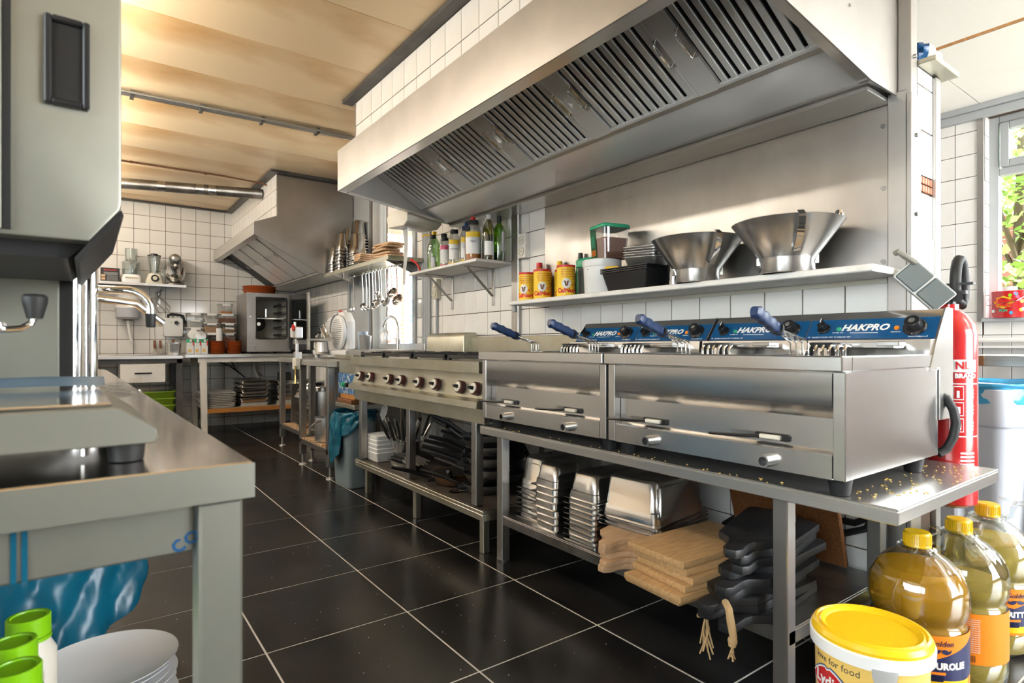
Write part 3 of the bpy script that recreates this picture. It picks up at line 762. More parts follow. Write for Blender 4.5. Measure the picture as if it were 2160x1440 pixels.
# ---- four frying baskets
def basket(loc, label):
    t = thing('frying_basket', label, 'basket', loc, group='frying baskets with blue grips')
    # local origin at the bottom of the well under the basket; x to the back
    g = []
    A, Z = Vector((-.245, .007, 1.094)), Vector((-.075, .025, 1.040))
    d = (Z - A)
    rings = []
    q = d.to_track_quat('Z', 'Y')
    for k in range(13):
        s = k / 12; w = .020 + .002 * math.sin(s * 24) - .004 * s; h = .027 + .0025 * math.sin(s * 24)
        if k in (0, 12): w *= .75; h *= .75
        rings.append([A + d * s + q @ Vector((x, y, 0)) for (x, y) in rrect(w * 2 * .72, h * 1.25, .008, 3)])
    gr = B().loft(rings).build('grip', BLUEH, t)
    gr.location.z -= loc[2]
    c = B().cyl(A + d * .80, A + d * .85, .020, n=12); o = c.build('clip', BLACK, t); o.location.z -= loc[2]
    w = B()
    for k in range(4):
        y = .010 + (k - 1.5) * .018
        w.tube([(-.09, .025 + (k - 1.5) * .008, 1.044), (.005, y + .01, 1.016), (.016, y + .01, 1.008), (.018, y + .01, .86)], .0026, 6)
    o = w.build('handle_wires', CHROME, t); o.location.z -= loc[2]
    bw = B(); z1, z0 = .955 - loc[2], .90 - loc[2]
    for z in (z0, z1): bw.tube([(.02, -.09, z), (.20, -.09, z), (.20, .11, z), (.02, .11, z)], .003, 5, closed=True)
    for k in range(7): bw.tube([(.02 + .03 * k, -.09, z1), (.02 + .03 * k, -.09, z0), (.02 + .03 * k, .11, z0), (.02 + .03 * k, .11, z1)], .0016, 4)
    for k in range(6): bw.tube([(.02, -.07 + .034 * k, z1), (.02, -.07 + .034 * k, z0), (.20, -.07 + .034 * k, z0), (.20, -.07 + .034 * k, z1)], .0016, 4)
    bw.build('wire_basket', CHROME, t)
    return t
for (x, y, l) in ((1.745, 2.19, 'blue-gripped frying basket nearest the gas range'), (1.745, 1.785, 'second blue-gripped frying basket from the gas range'),
                  (1.745, 1.32, 'third blue-gripped frying basket from the gas range'), (1.69, .865, 'blue-gripped frying basket at the near end of the fryers')):
    basket((x, y, .88), l)

# ================================================================ gas range
rg = thing('gas_range', 'greasy stainless steel gas range with eight brown knobs', 'range', (1.9, 3.07, 0))
GY0, GY1 = 2.262, 3.885
prof = [(1.47, .925), (1.47, .872), (1.508, .868), (1.508, .836), (1.488, .752), (1.458, .738), (1.455, .708), (1.500, .700), (1.500, .632), (1.53, .632), (1.53, .915), (2.24, .915), (2.24, .925)]
B().prism(prof, 'y', GY0, GY1).build('body_front', STEELG, rg, W=True)
B().box(1.53, 2.22, GY0 + .005, GY1 - .005, .66, .913).build('body', STEELG, rg, W=True)
B().box(2.20, 2.24, GY0, GY1, .925, 1.062).build('backsplash', STEELG, rg, W=True, bev=.003)
B().prism([(2.14, 1.062), (2.16, 1.092), (2.25, 1.092), (2.25, .93), (2.14, .93)], 'y', 3.49, 4.03).build('flue_box', STEELG, rg, W=True, bev=.003)
vs_ = B()
for k in range(24): vs_.box(2.165, 2.245, 3.50 + k * .0215, 3.508 + k * .0215, 1.092, 1.0945)
vs_.build('flue_vents', STEELD, rg, W=True)
KP = Vector((-.084, 0, .020)).normalized()
for (px, y) in enumerate((3.69, 3.52, 3.235, 3.07, 2.845, 2.655, 2.41, 2.27)):
    y += .045
    p = Vector((1.497, y, .795))
    k = B().cyl(p, p + KP * .026, .033, .031, 24).build('burner_knob', MAROON, rg, W=True, bev=.002)
    B().cyl(p + KP * .026, p + KP * .029, .025, n=20).build('knob_face', CREAM, k, W=True)
    B().cyl(p + KP * .029, p + KP * .046, .010, .008, 10).bar(p + KP * .046 + Vector((0, .010, 0)), p + KP * .046 - Vector((0, .010, 0)), .007, .012).build('knob_spindle', BLACK, k, W=True)
for i in range(4):
    y0 = GY0 + .03 + i * .395; y1 = y0 + .37
    for (x0, x1) in ((1.53, 1.85), (1.87, 2.19)):
        g = B(); z0, z1 = .935, .953
        for y in (y0, y1 - .012): g.box(x0, x1, y, y + .012, z0, z1)
        for x in (x0, x1 - .012): g.box(x, x + .012, y0 + .012, y1 - .012, z0, z1)
        xc, yc = (x0 + x1) / 2, (y0 + y1) / 2
        for (a, c, d, e) in ((x0, xc - .05, yc - .006, yc + .006), (xc + .05, x1, yc - .006, yc + .006), (xc - .006, xc + .006, y0, yc - .05), (xc - .006, xc + .006, yc + .05, y1)):
            g.box(a, c, d, e, z0 + .002, z1 + .007)
        for (x, y) in ((x0, y0), (x1 - .02, y0), (x0, y1 - .02), (x1 - .02, y1 - .02)): g.box(x, x + .02, y, y + .02, .925, z1 + .005)
        g.build('pan_support', IRON, rg, W=True, bev=.002)
        B().lathe([(.045, .925), (.045, .937), (.034, .940), (.034, .945), (.008, .948)], 18, (xc, yc, 0)).build('burner', STEELD, rg, W=True)
for (x, y) in ((1.525, 3.79), (1.525, 3.07), (1.525, 2.36), (2.19, 3.79), (2.19, 3.07), (2.19, 2.36)):
    B().box(x - .022, x + .022, y - .022, y + .022, .235, .64).build('leg', STEELV, rg, W=True, bev=.003)
    B().box(x + (.03 if x < 2 else -.06) - .018, x + (.03 if x < 2 else -.06) + .018, y - .035, y + .001, 0, .20).build('foot', STEELG, rg, W=True, bev=.003)
sh = B().box(1.50, 2.22, GY0 + .01, GY1 - .01, .205, .222).box(1.50, 1.512, GY0 + .01, GY1 - .01, .175, .205).box(2.20, 2.22, GY0 + .01, GY1 - .01, .175, .205).box(1.512, 2.20, GY0 + .01, GY0 + .025, .175, .205).box(1.512, 2.20, GY1 - .025, GY1 - .01, .175, .205)
sh.build('shelf', STEELG, rg, W=True, bev=.002)
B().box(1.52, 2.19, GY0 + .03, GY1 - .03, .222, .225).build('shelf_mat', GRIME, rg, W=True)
B().tube([(2.16, 2.9, .72), (2.12, 2.86, .60), (2.10, 2.80, .45), (2.14, 2.72, .30), (2.22, 2.66, .24)], .017, 8).build('gas_hose', RUBBER, rg, W=True)
B().tube([(2.16, 2.55, .70), (2.12, 2.55, .60), (2.15, 2.50, .40), (2.20, 2.45, .28)], .012, 8).build('gas_hose', RUBBER, rg, W=True)
B().cyl((2.17, 2.66, .62), (2.17, 2.66, .68), .05, n=14).cyl((2.17, 2.66, .36), (2.17, 2.66, .62), .016, n=8).build('gas_valve', STEELD, rg, W=True)
B().cyl((2.20, 2.3, .50), (2.20, 3.85, .50), .014, n=8).build('gas_rail', STEELD, rg, W=True)

# ================================================================ fryer table
ft = thing('steel_work_table', 'low stainless steel table carrying both deep fryers', 'table', (1.87, 1.42, 0))
tp = B().box(1.50, 2.24, .55, 2.30, .618, .625).box(1.50, 1.506, .55, 2.30, .586, .618).box(1.506, 2.24, .55, .556, .586, .618).box(1.506, 2.24, 2.294, 2.30, .586, .618).box(2.234, 2.24, .556, 2.294, .586, .618)
tp.build('table_top', STEEL, ft, W=True, bev=.002)
for (x, y) in ((1.575, 2.215), (1.575, .86), (2.17, 2.215), (2.17, .86)):
    B().box(x - .022, x + .022, y - .022, y + .022, .0, .616).build('leg', STEELV, ft, W=True, bev=.003)
    B().cyl((x, y, -.004), (x, y, .008), .03, n=14).build('foot', STEELD, ft, W=True)
sh = B().box(1.556, 2.19, .84, 2.235, .209, .215).box(1.556, 1.562, .84, 2.235, .172, .209).box(1.562, 2.19, .838, .844, .172, .209).box(1.562, 2.19, 2.231, 2.235, .172, .209)
sh.build('shelf', STEELD, ft, W=True, bev=.001)

# ================================================================ left worktop with scale and machine
RZL = math.radians(1.1)
lt = thing('steel_counter', 'long stainless steel counter at the left with blue tape on its apron', 'table', (.153, .70, 0), RZL)
# local: x negative to the left, y to the back; near right corner at the origin
tp = B().box(-1.3, 0, 0, 3.2, .862, .870).box(-1.3, 0, 0, .008, .831, .862).box(-.008, 0, .008, 3.2, .831, .862).box(-1.3, 0, 3.192, 3.2, .831, .862)
tp.build('counter_top', [FILM], lt, bev=.002)
tp = B().box(-1.301, .001, -.001, .0, .830, .8685); tp.build('front_edge', MACH, lt)
for (x, y) in ((-.032, .028), (-.032, 3.16), (-1.2, .028), (-1.2, 3.16)):
    B().box(x - .022, x + .022, y - .022, y + .022, 0, .829).build('leg', MACH, lt, bev=.003)
ap = B().box(-1.178, -.056, .02, .03, .776, .829).build('apron', MACH, lt, bev=.002)
for x in (-.207, -.199): B().box(x - .0022, x + .0022, .0185, .0199, .777, .828).build('blue_tape', BAG, ap)
B().box(-1.22, -.06, .05, 1.22, .15, .165).build('under_shelf', STEELD, lt, bev=.002)
text('co', .030, BLUEP, ap, (-.066, .0195, .790), FY, tilt=.5)
# crumpled protective film at the far end
B().grid(lambda u, v: (-.02 - .20 * u, 1.15 + .55 * v, .8712 + .004 * abs(math.sin(7 * u + 9 * v)) + .003 * abs(math.sin(17 * v - 5 * u))), 14, 20).build('loose_film', CLEAR, lt)

sca = thing('platform_scale', 'grey steel platform scale at the near edge of the left counter', 'scale', (.02, .76, .8712), RZL)
B().prism([(-.62, .020), (.043, .020), (.046, .026), (.044, .036), (.012, .060), (.006, .062), (-.62, .062)], 'y', 0, .30).build('body', MACH, sca, bev=.0015)
B().box(-.60, .004, .012, .33, .0625, .0665).build('weighing_plate', FILM, sca, bev=.0015)
B().grid(lambda u, v: (-.60 + .61 * u, .30 + .045 * v, .068 + .012 * v + .003 * math.sin(9 * u)), 16, 3).build('blue_film', mat('pale_blue_film', (.22, .31, .39), .25), sca, solid=.0004)
for (x, y) in ((.018, .03), (-.45, .03), (.018, .26), (-.45, .26)): B().cyl((x, y, 0), (x, y, .021), .017, .019, 14).build('foot', RUBBER, sca)
for x in (-.11, -.02): B().cyl((x, .06, .004), (x, .06, .021), .004, n=8).build('levelling_screw', STEEL, sca)

mc = thing('tall_kitchen_machine', 'tall grey steel machine with a recessed black grip window standing on the left counter', 'machine', (-.20, 1.28, .8712), 0)
Zm = .8712
def WZ(z): return z - Zm
hou = B().prism([(-.70, 1.145), (-.112, 1.150), (-.036, 1.215), (.034, 1.235 + .02), (.040, 1.27), (.040, 2.2), (-.70, 2.2)], 'y', .985, 1.40)
hou = B().prism([(-.70, 1.143), (.004, 1.143), (.039, 1.190), (.041, 1.198), (.041, 2.2), (-.70, 2.2)], 'y', .985, 1.40)
ho = hou.build('housing', MACH, mc, W=True, bev=.004, seg=2)
B().box(-.72, -.086, .975, .984, 1.148, 2.19).build('door_leaf', MACH, mc, W=True, bev=.002)
B().box(-.086, -.077, .978, .986, 1.150, 2.19).build('door_gap', DARK, mc, W=True)
fr = B().box(-.044, -.036, .975, .987, 1.320, 1.438).box(-.003, .005, .975, .987, 1.320, 1.438).box(-.036, -.003, .975, .987, 1.320, 1.328).box(-.036, -.003, .975, .987, 1.430, 1.438)
fr.build('grip_frame', BLACK, ho, W=True, bev=.002)
B().box(-.036, -.003, .982, .986, 1.328, 1.430).build('grip_recess', DARK, ho, W=True)  # flat sheet on the solid front; the recess's shade is its colour
B().prism([(-.02, 1.122), (-.70, 1.118), (-.70, 1.143), (.0, 1.143)], 'y', 1.02, 1.38).build('lower_tray', DARK, mc, W=True)
B().prism([(-.012, 1.120), (-.006, 1.116), (.044, 1.184), (.041, 1.192), (.004, 1.143)], 'y', .99, 1.40).build('drip_edge', DARK, mc, W=True)
B().box(-.70, -.040, 1.40, 1.42, .88, 1.147).build('back_panel', MACH, mc, W=True, bev=.003)
B().box(-.040, -.020, 1.42, 1.44, .88, 1.15).build('side_channel', DARK, mc, W=True)
for (x, y, r) in ((-.022, 1.48, .013), (.008, 1.50, .0135)):
    B().cyl((x, y, .872), (x, y, 1.70), r, n=20).cyl((x, y, .872), (x, y, .925), r + .003, n=20).build('column', CHROME, mc, W=True)
B().box(-.055, -.030, 1.455, 1.47, .88, 1.15).build('rear_strip', CREAM, mc, W=True)
# lever with a black knob
lv = B().tube([(-.25, 1.05, 1.024), (-.09, 1.05, 1.022), (-.072, 1.05, 1.024), (-.061, 1.05, 1.031), (-.057, 1.05, 1.042), (-.057, 1.05, 1.054)], .0045, 10)
lv = lv.build('lever', CHROME, mc, W=True)
B().lathe([(.0, 1.038), (.009, 1.038), (.0145, 1.060), (.0150, 1.068), (.012, 1.0715), (.0, 1.073)], 20, (-.057, 1.05, 0)).build('knob', RUBBER, lv, W=True)
B().lathe([(.05, .984), (.05, .996), (.035, .998), (.035, 1.025)], 24, (-.136, 1.05, .035)).build('hub', CHROME, mc, W=True)
B().cyl((-.136, 1.05, 1.035), (-.136, 1.05, 1.063), .030, n=20).build('hub_cap', BLACK, mc, W=True)

fc = thing('pre_rinse_tap', 'chrome swivel tap with a black rubber nozzle reaching over the counter', 'tap', (-.025, 1.50, .8712))
B().cyl((-.002, 1.56, .872), (-.002, 1.56, 1.55), .010, n=16).build('riser', CHROME, fc, W=True)
pts = [(-.002, 1.55, 1.123), (.075, 1.50, 1.119)] + [(.075 + .040 * math.sin(a), 1.50 - .01 * math.sin(a), 1.079 + .040 * math.cos(a)) for a in [PI / 2 * k / 6 for k in range(1, 7)]] + [(.115, 1.49, 1.068)]
B().tube(pts, .0088, 12).build('spout', CHROME, fc, W=True)
B().tube([(-.002, 1.57, 1.105), (.06, 1.60, 1.102), (.095, 1.61, 1.098), (.115, 1.615, 1.082), (.15, 1.63, 1.055)], .0085, 12).build('spout', CHROME, fc, W=True)
B().lathe([(.008, 0), (.0095, .005), (.0105, .028), (.0100, .030)], 16, (.115, 1.49, 1.040)).build('nozzle', RUBBER, fc, W=True)

# ---- things under the counter: bin with bag, plates, shakers
def crumple(u, v, s): return .5 * math.sin(9.1 * u + 3 * s + 4 * v) + .3 * math.sin(21 * u - 7 * v + s) + .2 * math.sin(37 * u + 11 * v * s)
def folds(x, y, z, k): return .5 - noise.ridged_multi_fractal(Vector((x * k, y * k, z * k * .55)), 1.0, 2.0, 3, 1.0, 2.0) * .5
bn = thing('counter_bin', 'bin with a crumpled teal bag under the left counter', 'bin', (-.16, 2.25, 0))
B().loft([ring(.34, .40, .05, 0), ring(.42, .48, .06, .52)]).build('bin_body', BINB, bn, bev=.004)
def bagfn(u, v):
    a = 2 * PI * u; c, s = math.cos(a), math.sin(a)
    r = .250 + .05 * v
    ex = 1 + .55 * max(0, c) * v * max(0, 1 - v) + .12 * max(0, c) * v
    z = .58 - .44 * v - .13 * v * max(0, -c) + .02 * math.sin(4 * a + 1)
    if v < .08: r *= .92
    w = 1 + .16 * folds(c * .3, s * .3, z, 7) * min(1, v * 4)
    return (r * c * ex * w, r * s * 1.02 * w, z + .20 * v * max(0, c) ** 3)
B().grid(bagfn, 150, 48).build('bag_skirt', BAG, bn, merge=True, ang=60)
pl = B().lathe([(.0, 0), (.075, 0), (.08, .004), (.09, .008), (.130, .017), (.143, .0225), (.1435, .0245), (.130, .0205), (.08, .011), (.0, .0095)], 40)
plm = pl.mesh('plate', PORC, ang=60)
for k in range(8):
    o = link('dinner_plate', plm, None, (.030 + .005 * math.sin(k * 2.1), 1.585 + .005 * math.cos(k * 3.1), .166 + .0155 * k + .0005))
    tag(o, 'white porcelain dinner plate stacked under the left counter, ' + nth(k, 8), 'plate', 'stacked dinner plates')
for (x, y, l) in ((-.085, 1.40, 'green-capped shaker jar nearest the stacked plates'), (-.088, 1.19, 'green-capped shaker jar at the very front'), (-.099, 1.295, 'green-capped shaker jar between two others')):
    j = thing('shaker_jar', l, 'jar', (x, y, .1655), group='green capped jars')
    dz = .01
    hh = .30 + dz
    B().lathe([(.0, 0), (.036, 0), (.038, .006), (.038, .10), (.042, .13), (.042, hh - .045), (.030, hh - .02), (.030, hh)], 20).build('jar_body', CREAM, j)
    B().lathe([(.0335, hh - .012), (.0335, hh + .022), (.032, hh + .024), (.027, hh + .024), (.026, hh + .021), (.0, hh + .021)], 28).build('cap', LIME, j)
    B().lathe([(.0345, hh - .020), (.0345, hh - .013)], 28).build('cap_ring', LIME, j)

# ================================================================ prep tables in front of the window
def prep(name, label, x0, x1, y0, y1, h):
    t = thing(name, label, 'table', ((x0 + x1) / 2, (y0 + y1) / 2, 0), group='prep tables by the window')
    B().box(x0, x1, y0, y1, h - .045, h).build('table_top', STEEL, t, W=True, bev=.003)
    for (x, y) in ((x0 + .035, y0 + .05), (x0 + .035, y1 - .05), (x1 - .035, y0 + .05), (x1 - .035, y1 - .05)):
        B().box(x - .025, x + .025, y - .025, y + .025, .09, h - .046).build('leg', STEELV, t, W=True, bev=.003)
        B().cyl((x, y, .012), (x, y, .09), .011, n=10).lathe([(.032, 0), (.030, .008), (.014, .016)], 14, (x, y, 0)).build('adjustable_foot', STEEL, t, W=True)
    f = B().box(x0 + .01, x0 + .02, y0 + .03, y1 - .03, .185, .222).box(x1 - .02, x1 - .01, y0 + .03, y1 - .03, .185, .222).box(x0 + .02, x1 - .02, y0 + .03, y0 + .04, .185, .222).box(x0 + .02, x1 - .02, y1 - .04, y1 - .03, .185, .222)
    f.build('shelf_frame', STEELV, t, W=True)
    n = int((y1 - y0 - .1) / .075)
    for k in range(n): B().box(x0 + .021, x1 - .021, y0 + .055 + k * .075, y0 + .100 + k * .075, .205, .232).build('slat', BEECH, t, W=True, bev=.002)
    return t
prep('prep_table', 'steel prep table holding the slicer, nearest the oven', 1.56, 2.24, 5.07, 6.12, .885)
prep('prep_table', 'steel prep table beside the blue bin bag', 1.445, 1.80, 4.27, 5.05, .885)
sk = thing('sink_unit', 'steel sink counter with tap under the kitchen window', 'sink', (2.05, 4.6, 0))
B().box(1.82, 2.27, 4.28, 5.05, .92, .965).build('sink_top', STEEL, sk, W=True, bev=.004)
B().box(1.86, 2.25, 4.33, 5.0, .70, .92).build('basin', STEELV, sk, W=True, bev=.01)
B().box(2.25, 2.28, 4.28, 5.05, .965, 1.02).build('upstand', STEEL, sk, W=True, bev=.003)
for (x, y) in ((1.86, 4.34), (1.86, 5.0), (2.22, 4.34), (2.22, 5.0)): B().box(x - .02, x + .02, y - .02, y + .02, 0, .70).build('leg', STEELV, sk, W=True)
tb = thing('swan_neck_tap', 'chrome swan neck tap in front of the bright window', 'tap', (2.15, 4.57, .966))
B().cyl((0, 0, 0), (0, 0, .09), .022, n=16).cyl((0, 0, .085), (0, .09, .10), .006, .005, 8).build('tap_body', CHROME, tb)
B().tube([(0, 0, .08), (0, 0, .155)] + [(0, .16 + .16 * math.cos(a), .155 + .135 * math.sin(a)) for a in [PI - PI * .88 * k / 14 for k in range(0, 15)]][1:] , .012, 12).build('spout', CHROME, tb)
for o in tb.children:
    if o.name.startswith('spout'): pass

# ================================================================ back wall: shelf with appliances
ws_ = thing('back_wall_shelf', 'narrow steel wall shelf with mixer and blender on the back wall', 'shelf', (.2, 7.9, 1.69))
B().box(-.7, .955, 7.76, YB - .003, 1.698, 1.71).box(-.7, .955, 7.76, 7.765, 1.682, 1.698).build('board', STEEL, ws_, W=True)
for x in (.10, .70): B().box(x - .018, x + .018, YB - .012, YB - .003, 1.46, 1.698).prism([(7.80, 1.698), (YB - .012, 1.698), (YB - .012, 1.62)], 'x', x - .003, x + .003).build('bracket', STEEL, ws_, W=True)
S = 1.711
bx = thing('printed_box', 'black printed box with red title on the back wall shelf', 'box', (.222, 7.92, S))
B().box(-.088, .088, -.07, .07, 0, .155).build('carton', BLACK, bx, bev=.002)
B().box(-.098, -.0885, -.07, .07, 0, .155).build('white_side', WHITE, bx)
text('KitchenAid', .026, REDP, bx, (0, -.071, .132), FY, bold=.0004)
for k in range(5): B().box(-.06, .07, -.0712, -.0705, .105 - k * .0065, .107 - k * .0065).build('print_line', GREYL, bx)
for z in (.055, .02): B().box(-.082, -.045, -.0712, -.0705, z, z + .026).build('print_picture', BEECH, bx); 
for k in range(6): B().box(-.03, .07, -.0712, -.0705, .068 - k * .010, .070 - k * .010).build('print_line', GREYL, bx)
fp = thing('food_processor', 'white food processor with clear bowl on the back wall shelf', 'food processor', (.42, 7.90, S))
B().loft([ring(.185, .19, .03, 0), ring(.19, .20, .035, .05), ring(.16, .17, .04, .09), ring(.13, .13, .05, .10)]).build('base', WHITE, fp, bev=.003)
B().box(-.06, .06, -.1005, -.097, .045, .062).build('control_strip', CHROME, fp)
B().lathe([(.085, .10), (.088, .22), (.090, .225), (.086, .225), (.082, .105)], 24).build('bowl', CLEARG, fp)
B().lathe([(.092, .226), (.092, .238), (.06, .26), (.055, .26)], 24).build('lid', CLEARG, fp)
B().lathe([(.058, .25), (.062, .395), (.058, .395), (.054, .25)], 20, sx=1, sy=.7).build('feed_tube', CLEARG, fp)
B().lathe([(.0, .28), (.04, .28), (.042, .385), (.0, .39)], 16, sy=.7).build('pusher', WHITE, fp)
B().cyl((0, 0, .10), (0, 0, .20), .018, n=10).build('drive_shaft', GREYL, fp)
bl = thing('blender', 'cream blender with glass jug and black lid', 'blender', (.645, 7.90, S))
B().loft([ring(.175, .17, .02, 0), ring(.175, .17, .03, .03), ring(.12, .12, .03, .115), ring(.095, .095, .04, .125)]).build('base', CREAM, bl, bev=.003)
B().lathe([(.040, 0), (.040, .006), (.034, .012), (0, .012)], 20).xf(Matrix.Translation((0, -.082, .065)) @ Matrix.Rotation(PI / 2, 4, 'X')).build('dial_ring', BLACK, bl)
B().cyl((0, -.09, .065), (0, -.105, .065), .022, n=18).build('dial', CREAM, bl)
B().lathe([(.045, .126), (.045, .145), (.068, .33), (.064, .33), (.040, .145)], 16).build('jug', CLEARG, bl)
B().lathe([(.0, .355), (.035, .355), (.040, .340), (.068, .338), (.070, .325), (.0, .325)], 20).build('lid', BLACK, bl)
B().cyl((0, 0, .127), (0, 0, .155), .018, n=8).build('blade', STEEL, bl)
sm = thing('stand_mixer', 'dark metallic stand mixer with polished bowl on the wall shelf', 'mixer', (.85, 7.90, S))
B().loft([ring(.20, .24, .08, 0), ring(.19, .23, .08, .02), ring(.10, .14, .05, .03)]).build('foot', STEELD, sm, bev=.004)
B().box(-.03, .03, .05, .11, .02, .22).build('column', STEELD, sm, bev=.02, seg=3)
hdm = [[(r * math.cos(a), y, .30 + r * 1.05 * math.sin(a)) for a in [2 * PI * i / 18 for i in range(18)]] for (y, r) in ((-.15, .02), (-.14, .045), (-.09, .060), (.0, .066), (.08, .060), (.13, .04), (.145, .01))]
B().loft(hdm).build('motor_head', STEELD, sm, ang=60)
B().lathe([(.0665, -.01), (.0675, 0), (.0665, .01)], 24).xf(Matrix.Translation((0, -.02, .30)) @ Matrix.Rotation(PI / 2, 4, 'X')).build('trim_band', CHROME, sm)
B().lathe([(.04, .03), (.05, .04), (.085, .07), (.108, .13), (.112, .21), (.114, .212), (.109, .21), (.10, .13), (.07, .075), (0, .06)], 28, (0, -.04, 0)).build('bowl', CHROME, sm, ang=60)
B().tube([(-.11, -.04, .19), (-.135, -.04, .18), (-.14, -.04, .14), (-.12, -.04, .11), (-.10, -.04, .11)], .006, 6).build('bowl_handle', CHROME, sm)
B().cyl((0, -.09, .20), (0, -.09, .25), .02, n=10).build('hub', STEEL, sm)
cbx = thing('clear_cake_box', 'clear domed plastic box with black base at the left end of the wall shelf', 'box', (.03, 7.90, S))
B().lathe([(.06, 0), (.075, .05), (.072, .05), (.0, .006)], 20).build('base', BLACK, cbx)
B().lathe([(.074, .05), (.07, .10), (.04, .135), (.0, .14)], 20).build('dome', CLEARG, cbx)
cab = thing('hanging_cables', 'bundle of grey cables hanging under the wall shelf', 'cable', (.70, 8.02, 1.60))
for k in range(5):
    r = .03 + .012 * k
    B().tube([(.70 + .01 * k, 8.02, 1.66)] + [(.70 + (.02 * k - .04) + r * math.sin(q * .9 + k), 8.015 - .006 * k, 1.64 - .055 * q + .01 * k) for q in range(1, 6)] + [(.66 + .03 * k, 8.03, 1.33 + .03 * k)], .005, 6).build('cable', GREY if k % 2 else STEELD, cab, W=True)
B().tube([(.66, 8.035, 1.36), (.655, 8.035, 1.2), (.665, 8.035, 1.0), (.66, 8.035, .92)], .004, 6).build('cable', GREYL, cab, W=True)

dsp = thing('paper_dispenser', 'white paper roll dispenser with hanging sheet on the back wall', 'dispenser', (.392, 7.95, 1.30))
B().lathe([(.0, 0), (.09, 0), (.118, .025), (.120, .05), (.120, .13)], 28, sy=.8).build('lower_shell', mat('translucent_grey_plastic', (.55, .56, .60), .25, trans=.2), dsp)
B().lathe([(.120, .13), (.121, .26), (.115, .27), (.0, .27)], 28, sy=.8).build('upper_shell', WHITE, dsp)
B().lathe([(.045, -.012), (.05, 0)], 20).build('outlet', BROWNW, dsp)
B().tube([(.0, 0, 0), (.005, 0, -.06), (.015, -.005, -.15), (.035, -.005, -.24), (.045, 0, -.275)], [.018, .017, .016, .017, .012], 8).build('paper_tail', PAPER, dsp)
jb = thing('junction_box', 'white electrical box with a black switch and thick cables', 'switch box', (.846, 8.0, 1.11))
B().prism([(-.10, .012), (-.085, .0), (.085, 0), (.10, .012), (.10, .205), (.085, .22), (-.085, .22), (-.10, .205)], 'y', -.045, .045).build('case', WHITE, jb, bev=.004)
B().cyl((.028, -.045, .165), (.028, -.062, .165), .022, n=16).build('rotary_switch', BLACK, jb)
B().cyl((-.025, -.045, .165), (-.025, -.047, .165), .006, n=8).build('indicator', LIME, jb)
B().tube([(-.05, 0, .22), (-.05, -.005, .255), (-.02, 0, .265), (.05, 0, .262), (.10, 0, .25), (.115, 0, .20), (.15, .01, .14)], .016, 8).build('cable', RUBBER, jb)
for x in (-.03, .03): B().cyl((x, 0, .22), (x, 0, .245), .017, n=10).build('gland', CREAM, jb)

# ================================================================ back tables
t1 = thing('drawer_table', 'back table with dark legs and a white drawer', 'table', (.0, 7.6, 0))
B().box(-1.2, .875, 7.28, 8.0, .858, .895).build('table_top', STEEL, t1, W=True, bev=.003)
B().box(-1.18, .86, 7.31, 7.34, .81, .857).build('apron', BEAM, t1, W=True)
for (x, y) in ((.835, 7.34), (-1.1, 7.34), (.835, 7.95), (-1.1, 7.95)): B().box(x - .03, x + .03, y - .03, y + .03, 0, .857).build('leg', BEAM, t1, W=True, bev=.003)
dr = B().box(.292, .70, 7.30, 7.75, .607, .806).build('drawer', WHITEP, t1, W=True, bev=.003)
B().tube([(.425, 7.30, .708), (.43, 7.283, .708), (.565, 7.283, .708), (.57, 7.30, .708)], .008, 8).build('drawer_handle', BLACK, dr, W=True)
B().box(-1.15, .81, 7.38, 7.96, .215, .235).build('shelf', BEAM, t1, W=True)
for k in range(3):
    g = thing('lime_crate', ['lowest lime green crate under the drawer table', 'middle lime green crate under the drawer table', 'top lime green crate under the drawer table'][k], 'crate', (.62, 7.60, .236 + .075 * k + (.0 if k < 2 else 0)), group='stacked lime green crates')
    B().loft([ring(.34, .28, .03, 0), ring(.38, .32, .03, .105)], False).add(ring(.34, .28, .03, .002), [tuple(range(20))]).build('crate_body', LIMEB, g, solid=.003, fixn=False)
    B().loft([ring(.395, .335, .03, .100), ring(.395, .335, .03, .112), ring(.375, .315, .03, .112), ring(.375, .315, .03, .100), ring(.395, .335, .03, .100)], False).build('rim', LIMEB, g)
lb = thing('clear_lid_box', 'clear plastic lid resting on the lime green crates', 'box', (.60, 7.58, .4995))
B().loft([ring(.37, .31, .04, .0), ring(.35, .29, .05, .05), ring(.30, .25, .05, .062)]).build('lid', CLEAR, lb)
t2 = thing('oven_table', 'back table with chipped white frame carrying the oven', 'table', (1.6, 7.6, 0))
B().box(.875, 2.28, 7.17, 7.99, .868, .906).build('table_top', STEEL, t2, W=True, bev=.003)
B().box(1.0, 2.26, 7.20, 7.23, .815, .867).build('apron', WHITEP, t2, W=True)
for (x, y) in ((1.05, 7.225), (1.05, 7.93), (2.2, 7.225), (2.2, 7.93)): B().prism([(x - .035, .866), (x + .035, .866), (x + .045, 0), (x - .01, 0)], 'y', y - .03, y + .03).build('leg', WHITEP, t2, W=True, bev=.002)
B().box(1.09, 2.23, 7.20, 7.235, .245, .295).build('shelf_rail', PINE, t2, W=True, bev=.002)
B().box(1.08, 2.23, 7.235, 7.95, .275, .29).build('shelf', WHITEP, t2, W=True)
def tray_stack(n, w, d, hz, x, y, z, m, name, lab, grp, dz, seed, rz=0):
    rnd = random.Random(seed)
    me = B().loft([ring(w - .05, d - .05, .03, .0), ring(w - .02, d - .02, .035, hz - .004), ring(w, d, .02, hz - .003), ring(w, d, .02, hz), ring(w - .022, d - .022, .035, hz - .001), ring(w - .052, d - .052, .03, .003)]).mesh(name, m, ang=50)
    for k in range(n):
        o = link(name, me, None, (x + rnd.uniform(-.008, .008), y + rnd.uniform(-.008, .008), z + dz * k)); o.rotation_euler.z = rz + rnd.uniform(-.03, .03)
        l = lab + ', ' + nth(k, n)
        tag(o, l, 'tray', grp)
